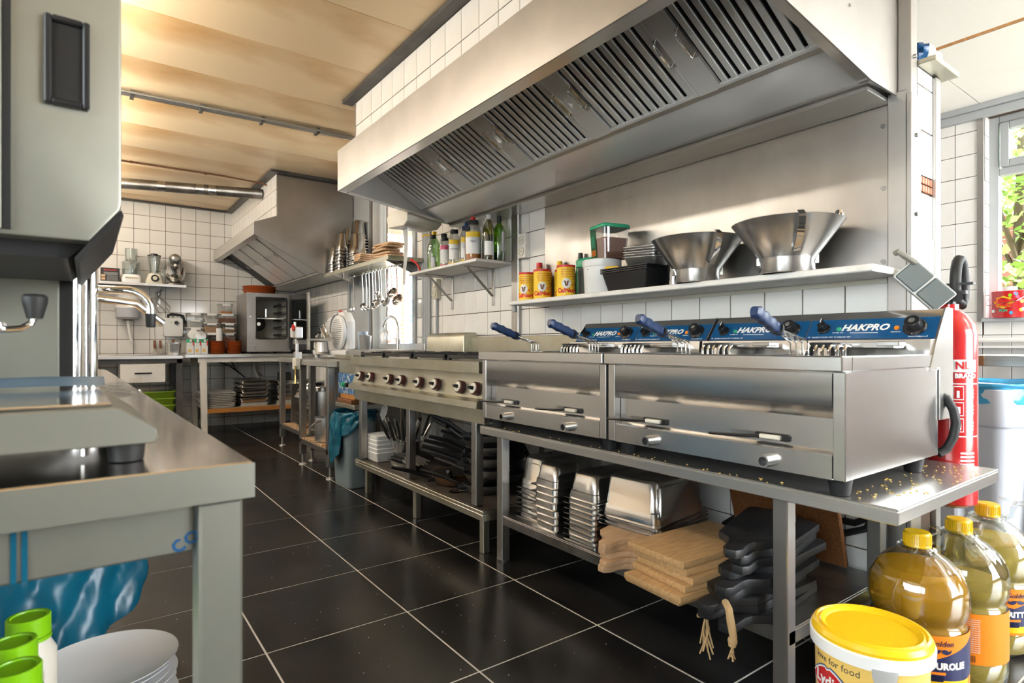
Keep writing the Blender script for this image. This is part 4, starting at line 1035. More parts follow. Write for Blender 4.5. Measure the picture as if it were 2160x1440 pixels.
tray_stack(9, .36, .48, .022, 1.22, 7.52, .2905, WHITEP, 'white_tray', 'white enamel tray stacked on the wooden shelf rail', 'white trays under the oven table', .019, 4)
tray_stack(6, .34, .46, .05, 1.60, 7.50, .2905, PAN, 'oven_pan', 'shallow steel oven pan in the stack under the oven table', 'steel oven pans under the oven table', .052, 6)
tray_stack(5, .30, .40, .055, 1.99, 7.50, .2905, PAN, 'oven_dish', 'steel dish in the right-hand stack under the oven table', 'steel dishes under the oven table', .058, 9)
hs = thing('appliance_hose', 'grey drain hose and black cables behind the oven table', 'hose', (1.9, 7.9, .5))
B().tube([(1.75, 7.9, .86), (1.73, 7.88, .70), (1.76, 7.85, .60), (1.85, 7.85, .58)], .022, 8).build('hose', CREAM, hs, W=True)
B().tube([(1.2, 7.95, .85), (1.45, 7.93, .75), (1.60, 7.9, .62)], .008, 6).build('cable', RUBBER, hs, W=True)
B().tube([(1.45, 7.95, .86), (1.52, 7.93, .7), (1.62, 7.9, .60)], .008, 6).build('cable', RUBBER, hs, W=True)

# oven
ov = thing('convection_oven', 'steel convection oven with its glass door standing open', 'oven', (1.755, 7.53, .906))
X0, X1, Y0_, Y1_, Z0_, Z1_ = 1.51, 2.0, 7.25, 7.82, .93, 1.62
o = B().box(X0, X0 + .02, Y0_ + .02, Y1_, Z0_, Z1_).box(X1 - .02, X1, Y0_ + .02, Y1_, Z0_, Z1_).box(X0 + .02, X1 - .02, Y0_ + .02, Y1_, Z1_ - .02, Z1_).box(X0 + .02, X1 - .02, Y0_ + .02, Y1_, Z0_, Z0_ + .02).box(X0 + .02, X1 - .02, Y1_ - .02, Y1_, Z0_ + .02, Z1_ - .02)
o.build('housing', STEELV, ov, W=True, bev=.003)
fx0, fx1, fz0, fz1 = 1.605, 1.965, 1.075, 1.575
f = B().box(X0, fx0, Y0_, Y0_ + .02, Z0_, Z1_).box(fx1, X1, Y0_, Y0_ + .02, Z0_, Z1_).box(fx0, fx1, Y0_, Y0_ + .02, fz1, Z1_).box(fx0, fx1, Y0_, Y0_ + .02, Z0_, fz0)
f.build('front_frame', STEELV, ov, W=True)
sl = [(fx0 + fx1) / 2, (fz0 + fz1) / 2]
p_ = rrect(fx1 - fx0, fz1 - fz0, .04, 5, *sl); q_ = rrect(fx1 - fx0 - .03, fz1 - fz0 - .03, .03, 5, *sl)
g = B(); n = len(p_)
g.add([(x, Y0_ - .008, z) for x, z in p_] + [(x, Y0_ - .008, z) for x, z in q_] + [(x, Y0_ + .01, z) for x, z in p_] + [(x, Y0_ + .01, z) for x, z in q_],
      [(i, (i + 1) % n, n + (i + 1) % n, n + i) for i in range(n)] + [(i, (i + 1) % n, 2 * n + (i + 1) % n, 2 * n + i) for i in range(n)] + [(n + i, n + (i + 1) % n, 3 * n + (i + 1) % n, 3 * n + i) for i in range(n)])
g.build('door_gasket', RUBBER, ov, W=True)
c = B().box(fx0 - .01, fx1 + .01, Y1_ - .10, Y1_ - .09, fz0, fz1).box(fx0 - .012, fx0 - .002, Y0_ + .02, Y1_ - .1, fz0, fz1).box(fx1 + .002, fx1 + .012, Y0_ + .02, Y1_ - .1, fz0, fz1).box(fx0, fx1, Y0_ + .02, Y1_ - .1, fz0 - .012, fz0 - .002).box(fx0, fx1, Y0_ + .02, Y1_ - .1, fz1 + .002, fz1 + .012)
c.build('cavity', CREAM, ov, W=True)
B().lathe([(.0, 0), (.02, 0), (.075, .004), (.085, 0)], 28).xf(Matrix.Translation((1.74, Y1_ - .105, 1.27)) @ Matrix.Rotation(PI / 2, 4, 'X')).build('fan_guard', BLACK, ov, W=True)
B().lathe([(.0, 0), (.022, 0), (.022, .012), (0, .012)], 14).xf(Matrix.Translation((1.74, Y1_ - .11, 1.27)) @ Matrix.Rotation(PI / 2, 4, 'X')).build('fan_hub', CHROME, ov, W=True)
B().box(fx0 + .01, fx1 - .01, Y0_ + .03, Y0_ + .42, 1.318, 1.328).build('rack', CHROME, ov, W=True)
for k in range(5): B().box(fx1 - .06, fx1 - .002, Y0_ + .04, Y0_ + .42, 1.12 + k * .09, 1.145 + k * .09).build('rack_guide', STEELD, ov, W=True)
B().cyl((1.74, Y0_ + .1, 1.34), (1.74, Y0_ + .1, 1.44), .010, n=8).build('core_probe', CHROME, ov, W=True)
dA, dB = Vector((2.005, 7.24, 0)), Vector((2.105, 6.82, 0)); dv = (dB - dA).normalized(); dn = Vector((dv.y, -dv.x, 0)) * .022
def dpanel(s0, s1, z0, z1, n0=0, n1=1):
    a = dA + dv * s0; c = dA + dv * s1
    return B().add([(*(a + dn * n0).xy, z0), (*(c + dn * n0).xy, z0), (*(c + dn * n1).xy, z0), (*(a + dn * n1).xy, z0), (*(a + dn * n0).xy, z1), (*(c + dn * n0).xy, z1), (*(c + dn * n1).xy, z1), (*(a + dn * n1).xy, z1)],
                   [(0, 3, 2, 1), (4, 5, 6, 7), (0, 1, 5, 4), (1, 2, 6, 5), (2, 3, 7, 6), (3, 0, 4, 7)])
door = dpanel(0, .045, .955, 1.605).build('door', RUBBER, ov, W=True)
dpanel(.046, .385, 1.545, 1.605).build('top_bar', BLACK, door, W=True)
dpanel(.046, .385, .955, 1.02).build('bottom_bar', BLACK, door, W=True)
dpanel(.046, .385, 1.021, 1.544, .3, .7).build('door_glass', SMOKE, door, W=True)
dpanel(.386, .432, .955, 1.62).build('handle_post', STEEL, door, W=True, bev=.002)
for x in (X0 + .05, X1 - .05):
    for y in (Y0_ + .06, Y1_ - .06): B().cyl((x, y, .906), (x, y, .931), .02, n=10).build('foot', BLACK, ov, W=True)
for (z, r) in ((1.34, .010), (.985, .008)): B().cyl((1.545 if z > 1 else 1.60, Y0_, z), (1.545 if z > 1 else 1.60, Y0_ - .012, z), r, n=10).build('latch', CHROME, ov, W=True)
bigd = B().lathe([(.0, 0), (.16, 0), (.175, .012), (.192, .055), (.197, .057), (.190, .060), (.170, .014), (.0, .008)], 36).mesh('terracotta_dish', TERRA, ang=55)
for k, l in enumerate(('large lower terracotta dish on top of the oven', 'large upper terracotta dish on top of the oven')):
    tag(link('terracotta_dish', bigd, None, (1.70, 7.48, 1.621 + .032 * k)), l, 'dish', 'large terracotta dishes')

# things on the back tables
def spatula(x, y, z, lean, l):
    t = thing('spatula', l, 'spatula', (x, y, z))
    B().prism([(-.028, 0), (.028, 0), (.012, .045), (.008, .07), (-.008, .07), (-.012, .045)], 'y', -.001, .001).build('blade', STEELD, t)
    B().loft([ring(.022, .012, .005, .07), ring(.026, .014, .006, .12), ring(.024, .012, .006, .165)]).build('handle', BROWNW, t, bev=.001)
    t.rotation_euler.x = lean
spatula(.655, 7.97, .9, -.15, 'wooden handled spatula leaning on the tiles, leftmost')
spatula(.715, 7.97, .9, -.15, 'wooden handled spatula leaning on the tiles, middle one')
spatula(.845, 7.96, .91, -.15, 'wooden handled spatula beside the steel container')
mc_ = B().loft([ring(.11, .11, .02, 0), ring(.13, .13, .025, .13), ring(.145, .145, .02, .132), ring(.145, .145, .02, .136), ring(.128, .128, .025, .134), ring(.108, .108, .02, .004)])
solo('steel_container', mc_, PAN, 'square steel food container beside the green topped cartons', 'container', (.80, 7.50, .896))
for k in range(3):
    t = thing('milk_carton', ['white carton with green top nearest the steel container', 'white carton with green top between two others', 'white carton with green top nearest the orange dishes'][k], 'carton', (.94 + .07 * k, 7.34, .9065), group='white and green cartons')
    B().box(-.033, .033, -.033, .033, 0, .128).build('carton', PAPER, t, bev=.001)
    B().box(-.0335, .0335, -.0335, .0335, .128, .168).build('green_top', GREEN, t, bev=.001)
    B().box(.022, .0338, -.0338, -.0332, .095, .15).build('red_corner', REDP, t)
    B().box(-.008, .012, -.040, -.0336, .136, .164).build('cap', WHITE, t)
    B().lathe([(0, 0), (.018, 0), (.018, .0006), (0, .0006)], 16).xf(Matrix.Translation((-.006, -.0332, .04)) @ Matrix.Rotation(PI / 2, 4, 'X')).build('print_bowl', YELT, t)
sd = B().lathe([(.0, 0), (.068, 0), (.074, .006), (.082, .022), (.0845, .023), (.081, .0245), (.07, .009), (.0, .006)], 28).mesh('small_terracotta_dish', TERRA, ang=55)
for j, x in enumerate((1.218, 1.395)):
    for k in range(9):
        pos = nth(k, 9)
        tag(link('small_terracotta_dish', sd, None, (x, 7.36, .9065 + .0155 * k)), f'small terracotta dish in the {"left" if j == 0 else "right"} stack beside the cartons, {pos}', 'dish', f'small terracotta dishes, {"left" if j == 0 else "right"} stack')
def food_box(x, y, z, w, d, h, fill, fm, label, lab=False):
    t = thing('food_box', label, 'food box', (x, y, z), group='lidded clear food boxes')
    B().loft([ring(w * .86, d * .86, .015, 0), ring(w, d, .02, h - .012)]).build('tub', CLEAR, t)
    if fill: B().loft([ring(w * .85, d * .85, .012, .003), ring(w * (.86 + .13 * fill), d * (.86 + .13 * fill), .012, h * fill)]).build('contents', fm, t)
    B().loft([ring(w + .008, d + .008, .022, h - .012), ring(w + .008, d + .008, .022, h)]).build('lid', GREYL, t, bev=.002)
    for s in (-1,): B().box(-w * .3, w * .3, s * (d / 2 + .004) - .003, s * (d / 2 + .004) + .003, h - .03, h - .004).build('clip', WHITE, t)
    if lab: B().obox((0, -d / 2 - .001, h * .45), (w * .6, .002, .024), (0, .08, 0)).build('sticker', PAPER, t)
FLOURM = mat('flour_white', (.75, .73, .68), .9)
food_box(1.045, 7.80, .9065, .17, .2, .31, .5, SOYB, 'tall clear food box at the left of the back table')
food_box(1.045, 7.80, 1.217, .165, .2, .172, .45, GREYL, 'clear food box with a sticker on the tall box', True)
food_box(1.215, 7.78, .9065, .175, .22, .25, .75, BEAM, 'clear food box with dark contents behind the left orange dishes')
food_box(1.215, 7.80, 1.157, .165, .2, .118, .6, BEECH, 'clear food box of beige contents, second in its column')
food_box(1.215, 7.80, 1.2755, .165, .2, .115, .4, FLOURM, 'clear food box of white flour, topmost of its column')
food_box(1.40, 7.76, .9065, .15, .2, .25, .8, COCOA, 'clear food box of brown powder behind the right orange dishes')
food_box(1.40, 7.76, 1.157, .155, .2, .118, .5, CARD, 'clear food box with a sticker above the brown powder', True)
food_box(1.385, 7.80, 1.2755, .22, .2, .115, .5, COCOA, 'wide clear food box of cocoa powder')
food_box(1.375, 7.80, 1.391, .15, .18, .12, .2, HONEY, 'topmost clear food box nearest the oven')
pr = B().lathe([(0, 0), (.036, 0), (.036, .20), (.014, .20), (.014, .196), (0, .196)], 18)
solo('paper_roll', pr, PAPER, 'upright white paper roll between the food boxes', 'paper roll', (1.285, 7.62, .9065 + .10))
solo('roll_stand', B().box(-.05, .05, -.05, .05, 0, .0995), WHITE, 'white block carrying the paper roll', 'block', (1.285, 7.62, .9065), bev=.004)
for k, (x, y, l) in enumerate(((.99, 7.47, 'round white cutter guard leaning behind the cartons'), (1.06, 7.445, 'round grey cutter disc leaning behind the cartons'))):
    d_ = B().lathe([(0, 0), (.05, 0), (.055, .006), (.055, .014), (0, .018)], 26)
    solo('cutter_disc', d_, WHITE if k == 0 else ALU, l, 'disc', (x, y, 1.13 - .02 * k), rot=(PI / 2 - .1, 0, 0))
solo('disc_box', B().box(-.10, .10, -.05, .05, 0, .165 - .005), CLEAR, 'low clear box behind the cartons holding the discs', 'box', (1.025, 7.45, .9065), bev=.004)

# ================================================================ window zone: hanging shelf, ladles, slicer
us = thing('utensil_shelf', 'steel wall shelf above the window ledge with ladles hanging below', 'shelf', (2.12, 5.2, 1.70))
B().box(1.95, XW - .002, 4.34, 5.885, 1.722, 1.728).box(1.95, 1.956, 4.34, 5.885, 1.692, 1.722).box(1.956, XW - .002, 4.34, 4.346, 1.692, 1.722).build('shelf_board', STEELG, us, W=True, bev=.001)
for y in (5.75, 4.50): B().prism([(1.98, 1.72), (2.29, 1.72), (2.29, 1.62), (2.24, 1.62)], 'y', y, y + .004).build('bracket', STEELV, us, W=True)
B().cyl((2.10, 4.40, 1.672), (2.10, 5.75, 1.672), .006, n=8).build('rail', CHROME, us, W=True)
for y in (4.42, 5.08, 5.73): B().box(2.094, 2.106, y, y + .012, 1.672, 1.722).build('rail_hanger', CHROME, us, W=True)

def ladle(y, zb, r, kind, label, dx=0.0):
    t = thing('ladle' if kind == 'l' else 'skimmer', label, 'ladle' if kind == 'l' else 'skimmer', (2.10 + dx, y, zb), group='ladles hanging from the rail')
    top = 1.672 - zb
    B().tube([(.010, .0, top + .004), (.0, 0, top + .014), (-.010, 0, top + .006), (-.012, 0, top - .02), (-.004, .003, top * .6), (.0, .006, r * 1.2)], .0042, 6).build('handle', CHROME, t)
    if kind == 'l':
        b = B().lathe([(r * math.sin(a), r - r * math.cos(a)) for a in [PI / 2 * k / 6 for k in range(7)]] + [((r - .002) * math.sin(a), r - (r - .002) * math.cos(a)) for a in [PI / 2 * (6 - k) / 6 for k in range(7)]], 18)
        b.xf(Matrix.Translation((-.01, 0, -.0)) @ Matrix.Rotation(-.5, 4, 'X') @ Matrix.Rotation(-.35, 4, 'Y'))
        b.build('bowl', CHROME, t, ang=60)
    else:
        b = B().lathe([(0, 0), (r * .6, -.004), (r, -.012), (r, -.010), (r * .6, -.002), (0, .002)], 20)
        M = Matrix.Translation((-.01, 0, r * .9)) @ Matrix.Rotation(-1.15, 4, 'Y') @ Matrix.Rotation(.3, 4, 'X')
        b.xf(M).build('perforated_disc', CHROME, t, ang=60)
        h = B()
        for i in range(-3, 4):
            for j in range(-3, 4):
                if i * i + j * j < 11: h.cyl((i * r / 4, j * r / 4, -.0125), (i * r / 4, j * r / 4, .0035), r * .075, n=6)
        h.xf(M).build('holes', DARK, t)
LAD = [(5.44, 1.333, .032, 'l', 'small ladle hanging nearest the grey board'), (5.22, 1.345, .034, 's', 'slotted spoon hanging beside the small ladle'),
       (5.13, 1.325, .036, 'l', 'ladle hanging third from the grey board'), (5.06, 1.325, .034, 'l', 'ladle hanging fourth from the grey board'), (4.985, 1.33, .032, 'l', 'ladle hanging fifth from the grey board'),
       (4.92, 1.335, .045, 's', 'perforated skimmer hanging left of the large ladle'), (4.845, 1.452, .026, 'l', 'tiny ladle hanging highest on the rail'),
       (4.80, 1.366, .052, 'l', 'large ladle hanging in the middle of the window'), (4.70, 1.338, .036, 's', 'small skimmer hanging low behind the large ladle'),
       (4.635, 1.352, .048, 'l', 'large ladle hanging right of the small skimmer'), (4.575, 1.405, .052, 's', 'round perforated skimmer hanging high on the right'), (4.475, 1.338, .055, 's', 'wide perforated skimmer hanging nearest the jamb')]
for a in LAD: ladle(*a)

# inverted narrow pans stacked on the utensil shelf
def gn_mesh(w, d, h, name, m=PAN):
    """gastronorm pan, upside down: rim at z=0, bottom at z=h"""
    return B().loft([ring(w, d, .012, .0), ring(w, d, .012, .003), ring(w - .026, d - .026, .022, .004), ring(w - .032, d - .032, .022, h * .28), ring(w - .040, d - .040, .022, h * .30), ring(w - .055, d - .055, .028, h - .012), ring(w - .075, d - .075, .022, h - .002), ring(w - .10, d - .10, .015, h)]).mesh(name, m, ang=50)
def pan_stack(x, y, z, w, d, h, n, dz, name, where, grp, seed=0, rz=0.0, zlift=0):
    rnd = random.Random(seed); me = gn_mesh(w, d, h, name)
    for k in range(n):
        o = link(name, me, None, (x + rnd.uniform(-.003, .003), y + rnd.uniform(-.003, .003), z + dz * k)); o.rotation_euler.z = rz + rnd.uniform(-.025, .025)
        pos = nth(k, n)
        tag(o, f'{where}, {pos}', 'pan', grp)
G = 'narrow pans on the utensil shelf'
pan_stack(2.02, 5.795, 1.7285, .115, .15, .16, 5, .028, 'narrow_steel_pan', 'upturned narrow pan in the stack nearest the rear hood', G, 1)
pan_stack(2.165, 5.785, 1.7285, .125, .16, .18, 11, .029, 'narrow_steel_pan', 'upturned narrow pan in the slim tall stack', G, 2)
pan_stack(2.03, 5.60, 1.7285, .125, .16, .18, 7, .033, 'narrow_steel_pan', 'upturned narrow pan in the front stack on the utensil shelf', G, 3)
pan_stack(2.195, 5.59, 1.7285, .15, .18, .20, 12, .029, 'narrow_steel_pan', 'upturned pan in the tallest stack on the utensil shelf', G, 4)
pan_stack(2.11, 5.385, 1.7285, .165, .17, .20, 8, .021, 'narrow_steel_pan', 'upturned pan in the wide stack beside the wooden boards', G, 5)

def paddle_mesh(w, l, hl, t, m, name, hole=True):
    """paddle board in the xy plane, handle towards -x"""
    p = [(l / 2, -w / 2 + .02), (l / 2 - .02, -w / 2), (-l / 2 + .02, -w / 2), (-l / 2, -w / 2 + .02), (-l / 2 - .025, -w * .22), (-l / 2 - .05, -.026), (-l / 2 - hl + .02, -.026), (-l / 2 - hl, -.014)]
    p = p + [(x, -y) for x, y in reversed(p)]
    return B().prism(p, 'z', 0, t).mesh(name, m, bev=.003, seg=2)
pb = paddle_mesh(.17, .26, .12, .018, BEECH, 'paddle_board'); sb = paddle_mesh(.14, .17, .02, .016, BEECH, 'serving_board')
rb = B().cbox((0, 0, .008), (.16, .15, .016)).mesh('serving_board', BEECH, bev=.004, seg=2)
def board(me, name, loc, rz, label, grp): 
    o = link(name, me, None, loc); o.rotation_euler.z = rz; tag(o, label, 'board', grp)
for k in range(4): board(rb, 'serving_board', (2.07 + .004 * (k % 2), 5.115 - .006 * k, 1.7285 + .0175 * k + .04), .05 * (k - 1), ['bottom', 'second', 'third', 'top'][k] + ' board of the small wooden pile on the utensil shelf', 'small wooden boards on the utensil shelf')
solo('steel_tray', B().loft([ring(.15, .15, .02, 0), ring(.17, .17, .02, .035), ring(.18, .18, .02, .0385)]), PAN, 'shallow steel tray under the small wooden boards', 'tray', (2.07, 5.105, 1.7285), ang=45)
for k in range(6): board(pb, 'paddle_board', (2.10 + .01 * (k % 3), 4.66 + .014 * ((k * 5) % 4), 1.7285 + .0262 * k), -PI / 2 - .10 + .09 * ((k * 7) % 4), ['lowest', 'second', 'third', 'fourth', 'fifth', 'topmost'][k] + ' paddle board of the pile on the utensil shelf', 'paddle boards on the utensil shelf')

# roll dispenser at the far end of the hood
rd = thing('towel_dispenser', 'cream wedge-shaped towel dispenser under the hood end with a hanging sheet', 'dispenser', (1.86, 3.78, 1.84))
B().prism([(3.64, 1.86), (3.70, 1.835), (3.95, 1.855), (3.98, 1.93), (3.95, 1.955), (3.64, 1.955)], 'x', 1.78, 2.05).build('case', CREAM, rd, W=True, bev=.004)
B().grid(lambda u, v: (1.83 + .008 * math.sin(5 * v) + .02 * v, 3.74 + .075 * (1 - .45 * v) * u + .055 * v, 1.838 - .40 * v), 3, 14).build('hanging_sheet', PAPER, rd, W=True, solid=.002)

# slicer
sl = thing('meat_slicer', 'white meat slicer with a ribbed round cover plate', 'slicer', (1.87, 5.42, .8855))
bs = B(); bs.loft([[(1.80, 5.76, .03 + .8855), (2.06, 5.76, .03 + .8855), (2.06, 4.88, .03 + .8855), (1.80, 4.88, .03 + .8855)], [(1.80, 5.78, .075 + .8855), (2.06, 5.78, .075 + .8855), (2.06, 4.86, .075 + .8855), (1.80, 4.86, .075 + .8855)]])
bs.build('base', WHITE, sl, W=True, bev=.012, seg=2)
for (x, y) in ((1.83, 5.72), (2.03, 5.72), (1.83, 4.92), (2.03, 4.92)): B().cyl((x, y, .8855), (x, y, .918), .02, .026, 12).build('foot', WHITE, sl, W=True)
MD = Matrix.Translation((1.86, 5.24, 1.125)) @ Matrix.Rotation(-PI / 2, 4, 'Y')
B().lathe([(0, 0), (.150, 0), (.158, .006), (.158, .030), (.145, .035), (0, .035)], 44).xf(MD @ Matrix.Translation((0, 0, -.03))).build('cover_plate', WHITE, sl, W=True, ang=40)
rib = B()
for k in range(13):
    z = -.115 + k * .018; w = math.sqrt(max(.0004, .125 ** 2 - z * z))
    rib.box(1.853, 1.857, 5.24 - w, 5.24 + w, 1.135 + z - .0035, 1.135 + z + .0035)
rib.build('cover_ribs', ALU, sl, W=True, bev=.001)
B().lathe([(.160, 0), (.172, .002), (.172, .016), (.160, .018)], 30, a0=-.2, a1=1.6).xf(MD).build('blade_guard', WHITE, sl, W=True)
B().prism([(5.10, .97), (5.40, .97), (5.42, 1.25), (5.34, 1.31), (5.2, 1.31), (5.10, 1.22)], 'x', 1.90, 1.98).build('motor_arm', WHITE, sl, W=True, bev=.015, seg=2)
B().prism([(5.42, 1.07), (5.75, 1.085), (5.74, 1.13), (5.66, 1.20), (5.52, 1.265), (5.38, 1.285), (5.30, 1.27)], 'x', 1.875, 1.89).build('gauge_plate', WHITE, sl, W=True, bev=.005)
for k in range(6): B().box(1.871, 1.876, 5.42 + .01 * k, 5.58 + .01 * k, 1.12 + k * .022, 1.125 + k * .022).build('gauge_rib', ALU, sl, W=True)
B().lathe([(0, 0), (.026, 0), (.030, .012), (0, .02)], 18, (1.93, 5.26, 1.31), sx=.6, sy=1.6).build('top_badge', WHITE, sl, W=True)
B().box(1.895, 1.90, 5.22, 5.30, 1.314, 1.326).build('badge_print', REDP, sl, W=True)
B().box(1.68, 1.80, 5.16, 5.56, 1.045, 1.065).prism([(5.16, 1.065), (5.22, 1.065), (5.30, 1.16), (5.28, 1.165)], 'x', 1.72, 1.78).build('food_carriage', ALU, sl, W=True, bev=.004)
B().cyl((1.76, 5.43, 1.13), (1.76, 5.34, 1.14), .022, n=12).build('pusher_grip', BLACK, sl, W=True)
B().tube([(1.75, 5.5, 1.08), (1.76, 5.42, 1.16), (1.76, 5.30, 1.19), (1.76, 5.2, 1.10)], .010, 8).build('pusher_arm', CHROME, sl, W=True)
B().lathe([(0, 0), (.05, 0), (.062, .02), (.05, .11), (0, .115)], 20, (1.74, 5.30, .925)).build('motor_foot', ALU, sl, W=True)
B().lathe([(.0, 0), (.034, 0), (.034, .02), (0, .022)], 20).xf(Matrix.Translation((1.79, 5.60, 1.0)) @ Matrix.Rotation(-PI / 2, 4, 'Y')).build('thickness_dial', CREAM, sl, W=True)

# can opener clamped to the table
co = thing('can_opener', 'bench can opener with a red wheel clamped to the prep table corner', 'can opener', (1.43, 4.98, .70))
B().box(1.40, 1.444, 4.93, 5.03, .80, .90).build('clamp', CREAM, co, W=True, bev=.006)
B().cyl((1.425, 4.98, .886), (1.425, 4.98, 1.02), .014, n=10).box(1.405, 1.46, 4.955, 5.01, .89, .95).build('base_post', ALU, co, W=True, bev=.004)
B().tube([(1.425, 4.98, 1.0), (1.42, 4.99, 1.06), (1.425, 5.03, 1.10), (1.425, 5.04, 1.20)], .011, 8).build('lever_arm', CHROME, co, W=True)
B().box(1.40, 1.46, 4.93, 5.02, 1.06, 1.16).build('gear_case', ALU, co, W=True, bev=.008)
st = B()
for a in (0, PI / 3, 2 * PI / 3): st.obox((1.392, 4.965, 1.150), (.016, .052, .018), (a, 0, 0))
st.build('red_wheel', REDP, co, W=True, bev=.003)
B().prism([(5.05, 1.06), (5.16, 1.07), (5.17, 1.15), (5.12, 1.165), (5.05, 1.14)], 'x', 1.42, 1.45).build('lever_paddle', GREYL, co, W=True, bev=.006)
B().tube([(1.41, 4.95, .83), (1.395, 4.94, .83), (1.39, 4.90, .832), (1.39, 4.90, .76)], .006, 8).cyl((1.39, 4.90, .69), (1.39, 4.90, .76), .012, .007, 8).build('clamp_screw', mat('brass', (.60, .42, .16), .3, 1.0), co, W=True)

# clear things on the sink drainer
for k, (y, h, l) in enumerate(((4.98, .16, 'pale blue plastic jug standing left on the sink'), (4.90, .13, 'white plastic beaker standing beside the blue jug'), (4.80, .12, 'white plastic beaker standing nearest the tap'))):
    b = B().lathe([(.0, 0), (.035, 0), (.045, h), (.042, h), (.033, .004), (0, .004)], 18)
    solo('plastic_beaker', b, BOXCL if k else mat('pale_blue_plastic', (.55, .70, .85), .3, trans=.3), l, 'beaker', (2.0 - .02 * k, y, .966), group='beakers on the sink')
wk_ = thing('wire_whisk', 'round wire whisk leaning on the window ledge', 'whisk', (2.20, 4.92, 1.022))
for k in range(6):
    a = PI * k / 6
    B().tube([(.05 * math.cos(a) * math.sin(q), .05 * math.sin(a) * math.sin(q) , .06 - .06 * math.cos(q)) for q in [2 * PI * i / 16 for i in range(16)]], .0018, 5, closed=True).build('wire', CHROME, wk_)
B().cyl((0, 0, .12), (0, 0, .22), .009, n=8).build('grip', CHROME, wk_)

# small wall things
ck = solo('wall_clip', B().prism([(-.018, .065), (.018, .065), (.010, -.06), (-.010, -.06)], 'x', -.012, .0), STEELV, 'small tapered steel clip on the tiles beside the window', 'clip', (XW, 4.40, 1.30), bev=.002)
def socket(loc, label, m, rot=0):
    t = thing('double_socket', label, 'socket', loc, group='double wall sockets')
    B().box(-.045, 0, -.04, .04, -.08, .08).build('case', m, t, bev=.010, seg=2)
    for z in (.036, -.036):
        B().lathe([(.030, 0), (.030, .006), (.022, .006), (.020, .002), (0, .002)], 20).xf(Matrix.Translation((-.045, 0, z)) @ Matrix.Rotation(-PI / 2, 4, 'Y')).build('outlet', CREAM, t)
        for y in (-.009, .009): B().cyl((-.0475, y, z), (-.0465, y, z), .0035, n=8).build('pin_hole', DARK, t)
    return t
so = socket((XW, 4.12, 1.455), 'yellowed double socket under the bottle shelf', CREAM)
B().cyl((-.015, .01, -.08), (-.015, .01, -.37), .011, n=8).build('conduit', GREY, so)
socket((XW, 2.965, 1.64), 'white double socket beside the steel splash sheet', WHITEP)

# ---- single fryer unit left of the range, on wooden blocks
uf = thing('small_fryer', 'small scuffed fryer with a worn blue panel left of the range', 'fryer', (1.75, 4.07, .655))
B().box(1.52, 2.05, 3.90, 4.24, .68, .93).build('body', STEELG, uf, W=True, bev=.004)
B().box(1.513, 1.52, 3.90, 4.24, .655, .80).build('front_panel', BLUEPW, uf, W=True)
B().box(1.49, 1.53, 3.89, 4.25, .905, .935).build('rim', STEELG, uf, W=True, bev=.003)
for (y, m) in ((4.12, GREEN), (4.04, BLACK)): B().cyl((1.513, y, .72), (1.492, y, .72), .018, .015, 14).build('switch_knob', m, uf, W=True)
bk = thing('fryer_rack', 'low steel rack that carries the small fryer', 'rack', (1.75, 4.07, 0))
B().box(1.50, 2.05, 3.89, 4.265, .555, .585).build('rack_top', STEELG, bk, W=True, bev=.002)
for (x, y) in ((2.02, 3.93), (2.02, 4.22)): B().box(x - .012, x + .012, y - .012, y + .012, 0, .555).build('leg', STEELG, bk, W=True)
solo('wooden_block', B().box(1.50, 2.0, 3.95, 4.23, .586, .617), BROWNW, 'lower brown wooden block under the small fryer', 'block', bev=.003)
solo('wooden_block', B().box(1.515, 2.0, 3.92, 4.20, .6175, .654), PINE, 'upper brown wooden block under the small fryer', 'block', bev=.003)

# ---- things on the slatted shelves
def pot(x, y, z, r, h, label, lid=False, handles=True):
    t = thing('stock_pot', label, 'pot', (x, y, z))
    B().lathe([(0, 0), (r - .008, 0), (r, .010), (r, h), (r + .005, h + .002), (r + .005, h + .005), (r - .003, h + .004), (r - .004, .012), (0, .006)], 34).build('pot_body', ALU, t, ang=40)
    if handles:
        for s in (PI * 1.12, PI * .12):
            c, q = math.cos(s), math.sin(s); e = h * .68
            B().tube([(r * c - .04 * q, r * q + .04 * c, e + .045), ((r + .045) * c - .035 * q, (r + .045) * q + .035 * c, e + .035), ((r + .05) * c, (r + .05) * q, e + .01), ((r + .045) * c + .035 * q, (r + .045) * q - .035 * c, e - .02), (r * c + .04 * q, r * q - .04 * c, e - .03)], .007, 8).build('handle', ALU, t)
    if lid:
        B().lathe([(r - .035, h + .005), (r - .035, h + .035), (r - .04, h + .042), (0, h + .046)], 30).build('lid', PAN, t)
    return t
pot(1.735, 5.22, .2325, .135, .36, 'tall aluminium stock pot with a steel lid on the slatted shelf', True)
pot(1.56, 4.66, .2325, .085, .19, 'small aluminium pot with loop handle near the blue bag')
def lean_pan(x, y, z, ty, k, n): 
    b = B().loft([ring(.22, .15, .02, 0), ring(.25, .18, .025, .055), ring(.27, .20, .02, .058), ring(.27, .20, .02, .061), ring(.246, .176, .025, .058), ring(.216, .146, .02, .003)])
    solo('square_pan', b, PAN, ['lowest', 'second', 'third', 'fourth', 'fifth', 'sixth', 'seventh', 'topmost tilted'][k] + ' steel pan in the tilted heap on the slatted shelf', 'pan', (x, y, z), group='steel pans heaped on the slatted shelf', rot=(0, 0, 0) if not ty else (0, ty, .1), ang=45)
for k in range(5): lean_pan(1.72, 5.58, .2325 + .022 * k, 0, k, 8)
for k in range(3): lean_pan(1.66 + .02 * k, 5.585, .43 + .055 * k, .9 + .12 * k, 5 + k, 8)
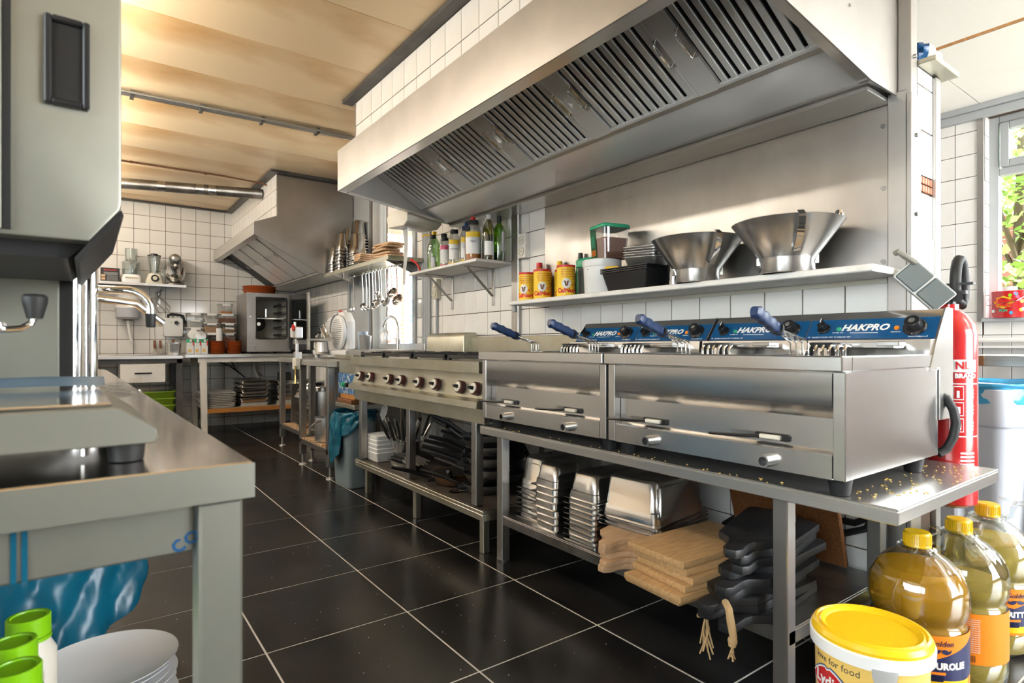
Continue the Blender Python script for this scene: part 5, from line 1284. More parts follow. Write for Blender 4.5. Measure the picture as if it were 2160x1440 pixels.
solo('round_tin', B().lathe([(0, 0), (.17, 0), (.18, .09), (.185, .092), (.178, .092), (.168, .005), (0, .005)], 34), ALU, 'round aluminium tin standing on edge behind the pots', 'tin', (1.97, 5.45, .44), rot=(0, PI / 2 - .25, 0), ang=40)
solo('chopping_board', B().cbox((0, 0, .2), (.32, .02, .40)), WHITEP, 'cream chopping board standing upright behind the table leg', 'board', (1.84, 6.02, .2325), bev=.008, seg=2)
solo('baking_sheet', B().cbox((0, 0, .2), (.30, .008, .38)), STEELD, 'dark baking sheet standing beside the chopping board', 'tray', (1.80, 5.96, .2325), bev=.002)
ts = thing('card_carton', 'white cardboard carton with red lettering under the prep table', 'box', (2.04, 4.80, .0))
B().box(-.16, .16, -.18, .18, 0, .68).build('carton', PAPER, ts, bev=.002)
text('Kookwerelt', .055, REDP, ts, (-.1607, 0, .61), FX, bold=.0008)
spk = solo('black_device', B().box(-.06, .06, -.09, .09, 0, .10), BLACK, 'small black electric box standing on the steel dishes', 'device', (1.99, 7.44, .595), bev=.006)
spk.location = (1.96, 7.38, .5785)

# ---- bin with the blue bag left of the range
bb = thing('waste_bin', 'blue-grey waste bin with a teal bag draped over its side', 'bin', (1.575, 4.08, 0))
B().loft([ring(.19, .30, .03, 0), ring(.23, .36, .04, .50)]).build('bin_body', BINB, bb, bev=.005)
def bag2(u, v):
    a = 2 * PI * u; c, s = math.cos(a), math.sin(a)
    sq = (abs(c) ** 4 + abs(s) ** 4) ** -.25
    w = max(0, -c) ** 2 * (1 if s > -.4 else .55); k = .030 * folds(c * .3, s * .3, v * .4, 8) * min(1, v * 4)
    drop = .06 + .30 * w + .02 * math.sin(5 * a) + .10 * max(0, s) * w
    r = 1 + .10 * min(1, v * 6) + .25 * v * w
    return ((.112 * sq + k) * c * r, (.175 * sq + k) * s * r, .545 - .03 * abs(2 * min(v, .1) / .1 - 1) * (v < .1) - drop * v + .006 * crumple(u * 3, v, .6))
B().grid(bag2, 120, 36).build('bag', BAG, bb, merge=True, ang=60)

# ---- range shelf: boxes, cutlery, knives, frying pans
for k in range(5):
    o = solo('foam_box', B().loft([ring(.12, .17, .01, 0), ring(.145, .20, .014, .062)]), WHITE, ['lowest', 'second', 'third', 'fourth', 'topmost'][k] + ' white foam box of the pile on the range shelf', 'box', (1.62, 3.72, .226 + .028 * k), group='white foam boxes', bev=.003)
cl = thing('cutlery_tub', 'steel tub crammed with black-handled kitchen tools', 'tub', (1.70, 3.49, .2255))
B().loft([ring(.13, .15, .03, 0), ring(.15, .17, .03, .15), ring(.17, .19, .02, .152), ring(.17, .19, .02, .157), ring(.146, .166, .03, .155), ring(.126, .146, .03, .004)]).build('tub', PAN, cl, ang=45)
rnd = random.Random(11)
def tool(k):
    a = rnd.uniform(0, 6.28); r0 = rnd.uniform(0, .045); lean = rnd.uniform(.04, .16)
    p0 = Vector((1.70 + r0 * math.cos(a), 3.49 + r0 * math.sin(a), .232)); p1 = p0 + Vector((lean * math.cos(a), lean * math.sin(a), rnd.uniform(.26, .33)))
    t = thing('kitchen_tool', ['long black-handled tool standing in the steel tub', 'steel-handled tool standing in the steel tub'][k % 2], 'kitchen tool', tuple(p0), group='tools in the steel tub, ' + ('black' if k % 2 == 0 else 'steel'))
    m = p0.lerp(p1, .55)
    B().cyl(p0, m, .004, n=6).build('shaft', STEEL, t, W=True)
    B().tube([m, m.lerp(p1, .3), m.lerp(p1, .8), p1], [.007, .010, .009, .006], 8).build('handle', BLACK if k % 2 == 0 else CHROME, t, W=True)
for k in range(18): tool(k)
sp_ = thing('slotted_turner', 'grey perforated turner standing in the steel tub', 'turner', (1.66, 3.56, .25))
M_ = Matrix.Translation((1.62, 3.66, .555)) @ Matrix.Rotation(-PI / 2 + .15, 4, 'Y') @ Matrix.Rotation(-.55, 4, 'Z')
B().prism([(-.05, -.035), (.02, -.042), (.055, -.03), (.055, .03), (.02, .042), (-.05, .035)], 'z', 0, .004).xf(M_).build('blade', GREYL, sp_, W=True, bev=.001)
h = B()
for i in range(-3, 4):
    for j in range(-2, 3): h.cyl((i * .013, j * .013, -.0006), (i * .013, j * .013, .0046), .0036, n=6)
h.xf(M_).build('holes', DARK, sp_, W=True)
B().tube([(1.63, 3.625, .52), (1.66, 3.56, .40), (1.68, 3.52, .25)], .005, 6).build('shaft', STEEL, sp_, W=True)
kt = thing('knife_tray', 'steel tray of black-handled knives on the range shelf', 'tray', (1.60, 3.28, .2255))
B().loft([ring(.11, .20, .02, 0), ring(.13, .24, .025, .06), ring(.15, .26, .02, .062), ring(.15, .26, .02, .066), ring(.126, .236, .025, .064), ring(.106, .196, .02, .004)]).build('tray', PAN, kt, ang=45)
for k in range(8):
    t = thing('kitchen_knife', ['upper', 'lower'][k % 2] + ' black-handled knife lying across the steel tray', 'knife', (1.56 + .014 * k, 3.28, .294 + .016 * (k % 2)), group='knives on the steel tray, ' + ['upper', 'lower'][k % 2])
    a = .10 * math.sin(k * 2.3)
    B().loft([[(x, -.02, z) for x, z in rrect(.014, .022, .006, 2)], [(x + a * .06, .06, z) for x, z in rrect(.018, .026, .008, 2)], [(x + a * .13, .13, z) for x, z in rrect(.016, .022, .006, 2)]]).build('handle', BLACK, t)
    B().prism([(-.02, -.010), (-.19, -.004), (-.20, .004), (-.02, .012)], 'x', -.001, .001).build('blade', STEEL, t)
def fry_pan(x, y, z, r, rz, m, label, up=.35, dz=0):
    t = thing('frying_pan', label, 'frying pan', (x, y, z), rz, group='frying pans on the range shelf')
    B().lathe([(0, 0), (r * .72, 0), (r * .80, .006), (r * .97, .042), (r, .046), (r * .985, .047), (r * .79, .010), (r * .72, .006), (0, .006)], 34).build('pan_body', [m], t, ang=50)
    B().lathe([(0, .0066), (r * .71, .0066), (r * .785, .0108), (r * .975, .0440)], 34).build('coating', DARK, t)
    B().tube([(r * .93, 0, .032), (r + .04, 0, .05), (r + .12, 0, .05 + up * .10), (r + .23, 0, .05 + up * .19)], [.008, .010, .012, .009], 8).build('handle', BLACK, t)
    B().box(r * .9, r + .03, -.016, .016, .020, .045).build('handle_mount', BLACK, t, bev=.003)
    return t
COPPER = mat('copper_pan', (.50, .30, .17), .3, .8)
PI_ = PI
fry_pan(1.68, 2.84, .2258, .125, PI * .92, COPPER, 'copper-coloured frying pan at the bottom front of the heap')
fry_pan(1.68, 2.84, .248, .118, PI * 1.30, COPPER, 'copper-coloured frying pan nested in the bottom front one')
fry_pan(1.72, 2.58, .2258, .12, PI * .80, ALU, 'grey frying pan lowest of the pile beside the fryer table')
fry_pan(1.95, 2.75, .2258, .13, PI * .75, ALU, 'grey frying pan lowest of the pile at the wall')
for k in range(8):
    fry_pan(1.73 + .012 * math.sin(k * 2), 2.58 + .015 * math.cos(k * 3), .276 + .030 * k, .118, PI * (.62 + .42 * ((k * 37 % 17) / 17)), ALU if k % 2 else STEELD,
            'grey frying pan, number ' .replace('number ', '') + ['second', 'third', 'fourth', 'fifth', 'sixth', 'seventh', 'eighth', 'topmost'][k] + ' of the pile beside the fryer table', .2 + .04 * k)
for k in range(6):
    fry_pan(1.96 + .012 * math.sin(k * 3), 2.76 + .012 * math.cos(k * 2), .278 + .034 * k, .128, PI * (.55 + .45 * ((k * 29 % 13) / 13)), STEELD,
            'dark frying pan, ' + ['second', 'third', 'fourth', 'fifth', 'sixth', 'topmost'][k] + ' of the pile at the wall', .3 + .05 * k)
sp2 = thing('steel_spoon', 'long steel spoon lying on the range shelf', 'spoon', (1.58, 2.66, .2265))
B().lathe([(0, 0), (.022, .002), (.026, .006), (.024, .006), (.02, .003), (0, .002)], 16, sx=1.5).build('bowl', PAN, sp2); B().bar((.02, -.01, .006), (.20, -.10, .008), .008, .004).build('handle', PAN, sp2)

# ================================================================ bottle shelf
bs_ = thing('bottle_shelf', 'white board shelf on two steel brackets holding bottles', 'shelf', (2.15, 3.58, 1.54))
B().box(1.995, XW - .002, 3.105, 4.06, 1.537, 1.556).build('board', WHITEP, bs_, W=True, bev=.003)
for y in (3.90, 3.34):
    B().box(XW - .008, XW - .001, y - .015, y + .015, 1.28, 1.537).box(2.06, XW - .008, y - .015, y + .015, 1.531, 1.537).bar((2.08, y, 1.532), (2.285, y, 1.345), .030, .005).build('bracket', STEELV, bs_, W=True, bev=.001)
SH = 1.5565
def bottle(loc, prof, glass, label, cat='bottle', cap=None, fill=None, lab=None, aim=None, sx=1.0):
    """prof: outer (r,z) list; cap=(mat,r,z0,z1,...); fill=(mat,top fraction); lab=(mat list with z0,z1)"""
    t = thing('bottle' if cat == 'bottle' else cat, label, 'bottle', loc, group='bottles on the white shelf')
    n = 22
    B().lathe([(0, prof[0][1])] + prof, n).build('body', glass, t, ang=50)
    if fill:
        m, top = fill; pr = [(0, .003)]
        for (r, z) in prof:
            if z < top: pr.append((max(.001, r - .003), max(z, .003)))
            else:
                r0, z0 = pr[-1]; pr.append((r0 if r > r0 else max(.001, r0 + (r - .003 - r0) * (top - z0) / max(1e-6, z - z0)), top)); break
        pr.append((0, top)); B().lathe(pr, n).build('contents', m, t)
    aim = math.atan2(-loc[1], -loc[0]) if aim is None else aim
    for (m, z0, z1, r, a) in (lab or []): arc('label_paper', m, t, r + .0006, z0, z1, aim - a, aim + a)
    for (m, r0, r1, z0, z1) in (cap or []): B().cyl((0, 0, z0), (0, 0, z1), r0, r1, 18).build('cap', m, t, bev=.001)
    return t, aim
def squeeze(x, y, r, h, glass, fm, ft, label, labs, capm, capcol2=None, txt=None):
    pr = [(r * .96, 0), (r, .006), (r, h * .62), (r * .98, h * .70), (r * .62, h * .84), (r * .60, h * .86)]
    cp = [(capm, r * .66, r * .62, h * .86, h * .95)]
    if capcol2: cp.append((capcol2, r * .30, r * .26, h * .95, h * 1.03))
    t, a = bottle((x, y, SH), pr, glass, label, cap=cp, fill=(fm, h * ft), lab=labs)
    for (s, sz, z, m) in (txt or []): text_arc(s, sz, m, t, r + .0012, z, a)
    return t
# big green oil bottle with handle
t, a = bottle((2.18, 3.99, SH), [(.050, 0), (.054, .01), (.054, .19), (.048, .22), (.020, .285), (.016, .29), (.016, .30)], GRG, 'big green ribbed oil bottle with yellow cap at the far end', cap=[(YELP, .020, .020, .30, .325)], fill=(WINE, .02))
B().tube([(-.02, .02, .30), (-.05, .06, .305), (-.055, .09, .30)], .006, 6).build('yellow_ring', YELP, t)
squeeze(2.10, 3.86, .034, .285, CLEARG, LIMEB, .25, 'clear bottle with black cap and green liquid', [(PAPER, .03, .10, .034, .5)], BLACK)
squeeze(2.14, 3.765, .036, .285, CLEARG, HONEY, .15, 'clear bottle with navy label', [(NAVY, .05, .165, .036, .9), (PAPER, .03, .11, .0366, .4)], BLACK)
squeeze(2.07, 3.63, .040, .225, CLEAR, PINKP, .10, 'squat bottle with pink and white label', [(PAPER, .03, .125, .040, .9), (PINKP, .125, .155, .040, .9)], BLACK)
squeeze(2.07, 3.50, .044, .262, CLEAR, YELT, .10, 'yellow-banded syrup bottle with grey cap', [(PAPER, .04, .145, .044, .9), (YEL, .145, .175, .044, .9)], BLACK, None, [('LEMON', .016, .11, NAVY)])
squeeze(2.13, 3.44, .045, .285, CLEAR, YEL, .14, 'yellow-banded syrup bottle with blue cap', [(PAPER, .05, .155, .045, .9), (YEL, .155, .19, .045, .9)], NAVY, BLUEP, [('ZOET', .016, .12, NAVY)])
squeeze(2.07, 3.255, .056, .285, CLEAR, HONEY, .55, 'large amber sauce bottle with red and black cap', [(PAPER, .045, .155, .056, 1.0), (YEL, .155, .19, .056, 1.0)], BLACK, REDP, [('FIJN', .020, .125, NAVY), ('saus', .012, .10, GREYL)])
squeeze(2.16, 3.235, .030, .29, CLEAR, SOYB, .62, 'slim squeeze bottle of dark sauce', [], CREAM, CREAM)
squeeze(2.23, 3.28, .028, .19, CLEAR, SOYB, .5, 'small dark bottle half hidden behind the wine', [(PINKP, .05, .10, .028, .9)], BLACK)
wpr = [(.036, 0), (.0385, .006), (.0385, .185), (.034, .215), (.016, .262), (.0145, .275), (.0145, .31)]
t, a = bottle((2.12, 3.10 + .045, SH), wpr, OLG, 'olive wine bottle with white capsule', cap=[(WHITE, .0155, .0155, .265, .325)], fill=(WINE, .165), lab=[(PAPER, .03, .12, .0385, .75)])
wpr2 = [(.036, 0), (.038, .006), (.038, .20), (.034, .222), (.016, .245), (.0145, .26), (.0145, .31)]
t, a = bottle((2.20, 3.14, SH), wpr2, GRG, 'bright green wine bottle with black capsule', cap=[(BLACK, .0155, .0155, .255, .32)], fill=(WINE, .055), lab=[(PAPER, .06, .19, .038, .55)], aim=-1.2)
rs = thing('red_tool', 'red-handled tool lying at the far end of the bottle shelf', 'tool', (2.03, 3.97, SH))
B().tube([(0, -.03, .012), (0, -.02, .035), (0, .03, .075), (-.005, .10, .105)], [.010, .009, .008, .011], 8).build('handle', RED, rs)

# ================================================================ long wall shelf above the fryers
ls = thing('fryer_shelf', 'long white board shelf on the cooking wall above the fryers', 'shelf', (2.15, 1.8, 1.25))
B().box(2.03, XW - .008, .815, 2.80, 1.240, 1.264).build('board', WHITEP, ls, W=True, bev=.004)
B().box(2.05, 2.075, 2.77, 2.79, 1.20, 1.24).build('end_bracket', GREY, ls, W=True, bev=.003)
B().box(2.28, XW, .87, 2.72, 1.222, 1.239).build('wall_batten', CREAM, ls, W=True)
FS = 1.2645
def can(x, y, label, da=0, s=1.0):
    t = thing('cardboard_can', label, 'can', (x, y, FS), group='yellow cardboard cans')
    r, h = .050 * s, .170 * s
    B().lathe([(0, .001), (r, .001), (r, h - .004)], 34).build('tube', YEL, t, ang=50)
    B().lathe([(r + .0015, h - .012), (r + .0015, h), (r - .003, h), (r - .004, h - .003), (0, h - .003)], 34).build('red_lid', REDP, t, ang=50)
    a = math.atan2(-y, -x) + da
    text_arc('CalNort', .034, REDP, t, r, .032, a - .1, bold=.0015, shear=.1)
    lg = B().lathe([(0, 0), (.025, 0), (.025, .0006), (0, .0006)], 20)
    lg.v = [((r + .001 + v[2]) * math.cos(a - .15 + v[0] / r), (r + .001 + v[2]) * math.sin(a - .15 + v[0] / r), .070 + v[1] * 1.1) for v in lg.v]
    lo = lg.build('badge', PAPER, t, fixn=False)
    cw = B().add([(-.011, .008, 0), (-.016, .014, 0), (-.008, .013, 0), (.008, .013, 0), (.016, .014, 0), (.011, .008, 0), (.008, -.004, 0), (.006, -.014, 0), (-.006, -.014, 0), (-.008, -.004, 0)], [(0, 1, 2, 3, 4, 5, 6, 7, 8, 9)])
    cw.v = [((r + .0022) * math.cos(a - .15 + v[0] / r), (r + .0022) * math.sin(a - .15 + v[0] / r), .070 + v[1]) for v in cw.v]
    cw.build('cow_head_print', BROWNW, t, fixn=False)
    sg = B().lathe([(0, 0), (.008, 0), (.008, .0006), (0, .0006)], 12); sg.v = [((r + .001 + v[2]) * math.cos(a + .48 + v[0] / r), (r + .001 + v[2]) * math.sin(a + .48 + v[0] / r), .062 + v[1]) for v in sg.v]; sg.build('seal', ORANGE, t, fixn=False)
    for k, s_ in enumerate(('Stabiele frituur', 'Sauce pour frites', 'Fritessaus extra', 'Ideal for chips')): text_arc(s_, .0105, REDP, t, r, .145 - .0125 * k, a - .05)
    for k in range(12): text_arc('voedingswaarde 100 g', .006, BROWNW, t, r, .145 - .009 * k, a + 1.05)
    return t
can(2.13, 2.748, 'yellow can at the left end of the fryer shelf', -.3)
can(2.215, 2.695, 'yellow can standing behind, second from the left')
can(2.115, 2.588, 'yellow can in front, third from the left', .15)
can(2.215, 2.515, 'yellow can standing behind, with a clear cow badge')
can(2.105, 2.372, 'yellow can in front nearest the white bucket', .2)
def shelf_bottle(x, y, r, h, m, cm, label):
    t = thing('sauce_bottle', label, 'bottle', (x, y, FS))
    B().lathe([(0, 0), (r, 0), (r, h * .7), (r * .5, h * .86), (r * .5, h * .88)], 20).build('body', m, t, ang=50)
    B().cyl((0, 0, h * .88), (0, 0, h), r * .55, r * .5, 16).build('cap', cm, t, bev=.002)
shelf_bottle(2.25, 2.80 - .02, .036, .245, HONEY, REDP, 'red-capped sauce bottle behind the yellow cans')
shelf_bottle(2.262, 2.605, .032, .235, YEL, YELP, 'yellow-capped sauce bottle behind the yellow cans')
shelf_bottle(2.266, 2.43, .026, .262, GREENP, BLACK, 'black-capped bottle behind the yellow cans')
gb = thing('green_lid_tub', 'green-lidded carton tub behind the last yellow can', 'tub', (2.235, 2.315, FS))
B().box(-.045, .04, -.055, .055, 0, .165).build('carton', mat('dark_carton', (.10, .11, .10), .6), gb, bev=.003)
B().loft([ring(.11, .135, .02, .165), ring(.115, .14, .02, .20), ring(.10, .125, .02, .212)]).build('lid', GREEN, gb, bev=.002)
text('RO', .03, PAPER, gb, (-.0457, -.03, .14), FX)
wbk = thing('white_bucket', 'white lidded plastic bucket on the fryer shelf', 'bucket', (2.135, 2.13, FS))
B().lathe([(0, 0), (.082, 0), (.088, .006), (.094, .135)], 36).build('bucket', WHITE, wbk, ang=50)
B().lathe([(.097, .135), (.099, .140), (.099, .168), (.093, .172), (.086, .170), (0, .170)], 36).build('lid', WHITE, wbk, ang=50)
pt = thing('powder_tub', 'clear tub of brown powder with a green lid on the white bucket', 'tub', (2.155, 2.095, FS + .171), -.25)
B().loft([ring(.135, .125, .02, 0), ring(.155, .145, .022, .155)]).build('tub', CLEAR, pt)
B().loft([ring(.131, .121, .018, .003), ring(.148, .138, .02, .105)]).build('powder', COCOA, pt)
B().loft([ring(.166, .156, .025, .155), ring(.166, .156, .025, .168), ring(.155, .145, .02, .175)]).build('lid', GREEN, pt, bev=.002)
lbp = B().add([(-.0705, .058, .012), (-.0705, .006, .012), (-.0785, .006, .150), (-.0785, .062, .150)], [(0, 1, 2, 3)]).build('green_label', GREENP, pt, solid=.0006)
B().add([(-.0722, .052, .02), (-.0722, .012, .02), (-.0745, .012, .05), (-.0745, .052, .05)], [(0, 1, 2, 3)]).build('orange_patch', ORANGE, pt, solid=.0008)
B().add([(-.0755, .050, .065), (-.0755, .016, .065), (-.079, .016, .12), (-.079, .050, .12)], [(0, 1, 2, 3)]).build('pale_print', GREEN, pt, solid=.0008)
def black_tray(k):
    t = B().loft([ring(.15, .235, .012, 0), ring(.185, .285, .014, .085), ring(.20, .30, .012, .087), ring(.20, .30, .012, .091), ring(.182, .282, .014, .089), ring(.147, .232, .012, .003)])
    solo('black_tray', t, BLACK, ['bottom', 'middle', 'top'][k] + ' black plastic tray of the nested set on the fryer shelf', 'tray', (2.135, 1.90, FS + .009 * k), group='nested black trays', ang=45)
for k in range(3): black_tray(k)
kn = thing('small_knife', 'small knife with a yellow handle lying on the black trays', 'knife', (2.12, 2.0, FS + .1105), .5)
B().loft([[(x, 0, z + .01) for x, z in rrect(.014, .018, .005, 2)], [(x, .08, z + .01) for x, z in rrect(.018, .020, .006, 2)]]).build('handle', YELP, kn); B().box(-.006, .006, .08, .16, .009, .011).build('blade', BLACK, kn)
for k in range(5):
    t = B().loft([ring(.12, .15, .015, 0), ring(.15, .18, .02, .045), ring(.16, .19, .02, .046), ring(.16, .19, .02, .048), ring(.148, .178, .02, .046), ring(.117, .147, .015, .002)])
    solo('foil_tray', t, FOIL if k % 2 else MESHB, ['lowest', 'second', 'third', 'fourth', 'topmost'][k] + ' aluminium foil tray of the pile on the black trays', 'tray', (2.17, 1.86, FS + .111 + .012 * k), group='aluminium foil trays', rot=(.04, -.05, .12), ang=45)
solo('foil_roll', B().lathe([(0, 0), (.033, 0), (.035, .01), (.034, .10), (.036, .105), (0, .105)], 18), FOIL, 'short upright roll of crinkled foil beside the funnel', 'foil roll', (2.17, 1.70, FS))

def funnel(x, y, s, label, ca):
    t = thing('steel_funnel', label, 'funnel', (x, y, FS), ca, group='steel funnels on the fryer shelf')
    r0, r1, h0, h1 = .094 * s, .190 * s, .055 * s, .185 * s
    B().lathe([(r0 - .004, .002), (r0, 0), (r0 + .002, .004), (r0, h0 * .8), (r0 + .004, h0), (r0 + .004, h0 + .003), (r1, h1), (r1 + .003, h1 + .002), (r1 - .001, h1 + .004), (r0 + .001, h0 + .003), (r0 - .004, .002)], 44).build('cone', STEELF, t, ang=50)
    # strap handle on the side facing the room
    c = Vector((math.cos(0), math.sin(0), 0))
    def P_(f, o, z=0): r = r0 + (r1 - r0) * f; zz = h0 + (h1 - h0) * f; return Vector((r + o * .8, 0, zz - o * .55 + z))
    pts = [P_(.22, .0), P_(.22, .030), P_(.55, .040), P_(.90, .035), P_(1.0, .03, .012), P_(1.0, .0, .012)]
    vs = []
    for p in pts: vs.append([(p.x, -.011, p.z), (p.x, .011, p.z), (p.x + .003, .011, p.z - .002), (p.x + .003, -.011, p.z - .002)])
    B().loft(vs).build('strap_handle', CHROME, t)
    q = Matrix.Rotation(1.35, 4, 'Z')
    B().box(r0 - .002, r0 + .012, -.010, .010, h0 - .02, h0 + .035).xf(q).build('latch', CHROME, t, bev=.002)
    B().box(r0 - .002, r0 + .010, -.008, .008, h0 - .02, h0 + .01).xf(Matrix.Rotation(-1.8, 4, 'Z')).build('latch', CHROME, t, bev=.002)
    return t
funnel(2.098, 1.528, .98, 'conical steel funnel beside the foil trays', math.atan2(-1.515, -2.098) + .42)
fu = funnel(2.098, 1.135, 1.0, 'conical steel funnel nearest the corner post', math.atan2(-1.145, -2.098) + .22)
B().lathe([(0, .016), (.012, .012), (.016, 0), (.012, -.012), (0, -.016)], 14, (.09, .15, .198)).build('ball_knob', CHROME, fu)

# ================================================================ under the fryer table
TS = .2155
G = 'upturned pans under the fryer table'
pan_stack(1.80, 2.075, TS, .38, .185, .15, 7, .022, 'deep_steel_pan', 'upturned deep pan in the rear stack at the far end', G, 21)
pan_stack(1.67, 1.925, TS, .20, .17, .10, 7, .030, 'small_steel_pan', 'upturned small pan in the front stack at the far end', G, 22)
pan_stack(1.74, 1.705, TS, .33, .185, .11, 9, .021, 'long_steel_pan', 'upturned long pan in the middle stack', G, 23)
gp = 'pale wooden boards under the fryer table'
wb1 = paddle_mesh(.17, .30, .11, .020, BEECH, 'paddle_board')
def tboard(me, name, x, y, z, rz, label, grp, cat='board'):
    o = link(name, me, None, (x, y, z)); o.rotation_euler.z = rz; tag(o, label, cat, grp); return o
tboard(wb1, 'paddle_board', 1.70, 1.455, TS, .05, 'lowest pale paddle board below the soiled pan', gp)
tboard(wb1, 'paddle_board', 1.70, 1.46, TS + .0205, .10, 'second pale paddle board below the soiled pan', gp)
tboard(wb1, 'paddle_board', 1.72, 1.425, TS + .041, -.12, 'third pale paddle board below the soiled pan', gp)
tboard(wb1, 'paddle_board', 1.70, 1.495, TS + .0615, .20, 'fourth pale paddle board below the soiled pan', gp)
tboard(wb1, 'paddle_board', 1.69, 1.50, TS + .082, .26, 'topmost pale paddle board below the soiled pan', gp)
pan_stack(1.79, 1.50, TS + .1025, .36, .27, .16, 3, .016, 'wide_steel_pan', 'upturned wide soiled pan standing on the pale boards', G, 24, rz=.12)
rbd = B().cbox((0, 0, .011), (.42, .235, .022)).mesh('oak_board', OAK, bev=.006, seg=2)
for k in range(6):
    tboard(rbd, 'oak_board', 1.645 + [.03, .0, .035, .05, .045, .03][k] - .02 , 1.19 + [.02, .0, -.01, -.012, .0, .012][k], TS + .023 * k, -.10 + [.02, .05, -.02, .03, 0, .05][k],
           ['lowest', 'second', 'third', 'fourth', 'fifth', 'topmost'][k] + ' rectangular oak board of the pile under the fryers', 'rectangular oak boards')
bkb = paddle_mesh(.155, .36, .13, .024, BLACKW, 'black_board')
for k in range(9):
    x, y, rz = [(1.80, .945, .12), (1.78, .955, -.02), (1.76, .965, .06), (1.82, .95, .10), (1.79, .96, .16), (1.85, .95, .05), (1.84, .955, .20), (1.85, .955, .17), (1.80, .985, .30)][k]
    o = tboard(bkb, 'black_board', x - .085, y + .032, TS + .0255 * k + (.012 if k > 4 else 0) * 0, rz, ['lowest', 'second', 'third', 'fourth', 'fifth', 'sixth', 'seventh', 'eighth', 'topmost'][k] + ' black handled serving board of the pile by the table leg', 'black serving boards')
rp = thing('rope_loop', 'knotted hemp rope hanging from the black serving boards', 'rope', (1.45, .955, .21))
B().tube([(1.435, .955, .285), (1.425, .945, .292), (1.41, .925, .285), (1.405, .915, .25), (1.408, .91, .215), (1.405, .912, .19)], [.008, .010, .010, .011, .010, .010], 8).build('rope', ROPE, rp, W=True)
B().lathe([(0, -.014), (.011, -.008), (.013, 0), (.011, .008), (0, .014)], 12, (1.406, .911, .205)).build('knot', ROPE, rp, W=True)
for k in range(7): B().tube([(1.406, .911, .192), (1.404 + .004 * math.sin(k), .911 + .004 * math.cos(k), .175), (1.403 + .010 * math.sin(k * 2), .911 + .010 * math.cos(k * 2), .155)], .002, 4).build('frayed_end', ROPE, rp, W=True)
rp2 = thing('frayed_rope', 'frayed rope end hanging below the lowest black board', 'rope', (1.43, 1.0, .20))
B().tube([(1.43, .985, .275), (1.415, 1.0, .26), (1.415, 1.01, .235), (1.42, 1.03, .225)], .006, 7).build('rope', ROPE, rp2, W=True)
for k in range(8): B().tube([(1.415, 1.0, .245), (1.412 + .008 * math.sin(k * 1.7), .998 + .010 * math.cos(k * 1.7), .20), (1.408 + .018 * math.sin(k * 2.3), .995 + .02 * math.cos(k * 2.3), .155 - .004 * k)], .0022, 4).build('strand', ROPE, rp2, W=True)
tboard(B().cbox((0, 0, 0), (.02, .42, .30)).mesh('tall_board', BROWNW, bev=.004), 'tall_board', 2.13, 1.10, .40, 0, 'brown wooden board leaning at the wall behind the black boards', None).rotation_euler = (0, -.28, .0)
o = C.objects['tall_board']; o.location = (2.10, 1.15, .372)
cbl = thing('power_cables', 'thick black cables looping along the wall under the fryers', 'cable', (2.25, 1.2, .3))
B().tube([(2.25, 1.75, .50), (2.24, 1.62, .42), (2.22, 1.52, .40), (2.23, 1.42, .46), (2.24, 1.40, .52), (2.25, 1.36, .45), (2.25, 1.40, .30), (2.25, 1.5, .22)], .012, 8).build('cable', RUBBER, cbl, W=True)
B().tube([(2.25, .95, .55), (2.24, .92, .46), (2.22, .90, .40), (2.24, .96, .36), (2.26, 1.05, .35)], .012, 8).build('cable', RUBBER, cbl, W=True)
B().tube([(2.25, .90, .42), (2.24, .92, .35), (2.25, 1.0, .31)], .012, 8).build('cable', RUBBER, cbl, W=True)

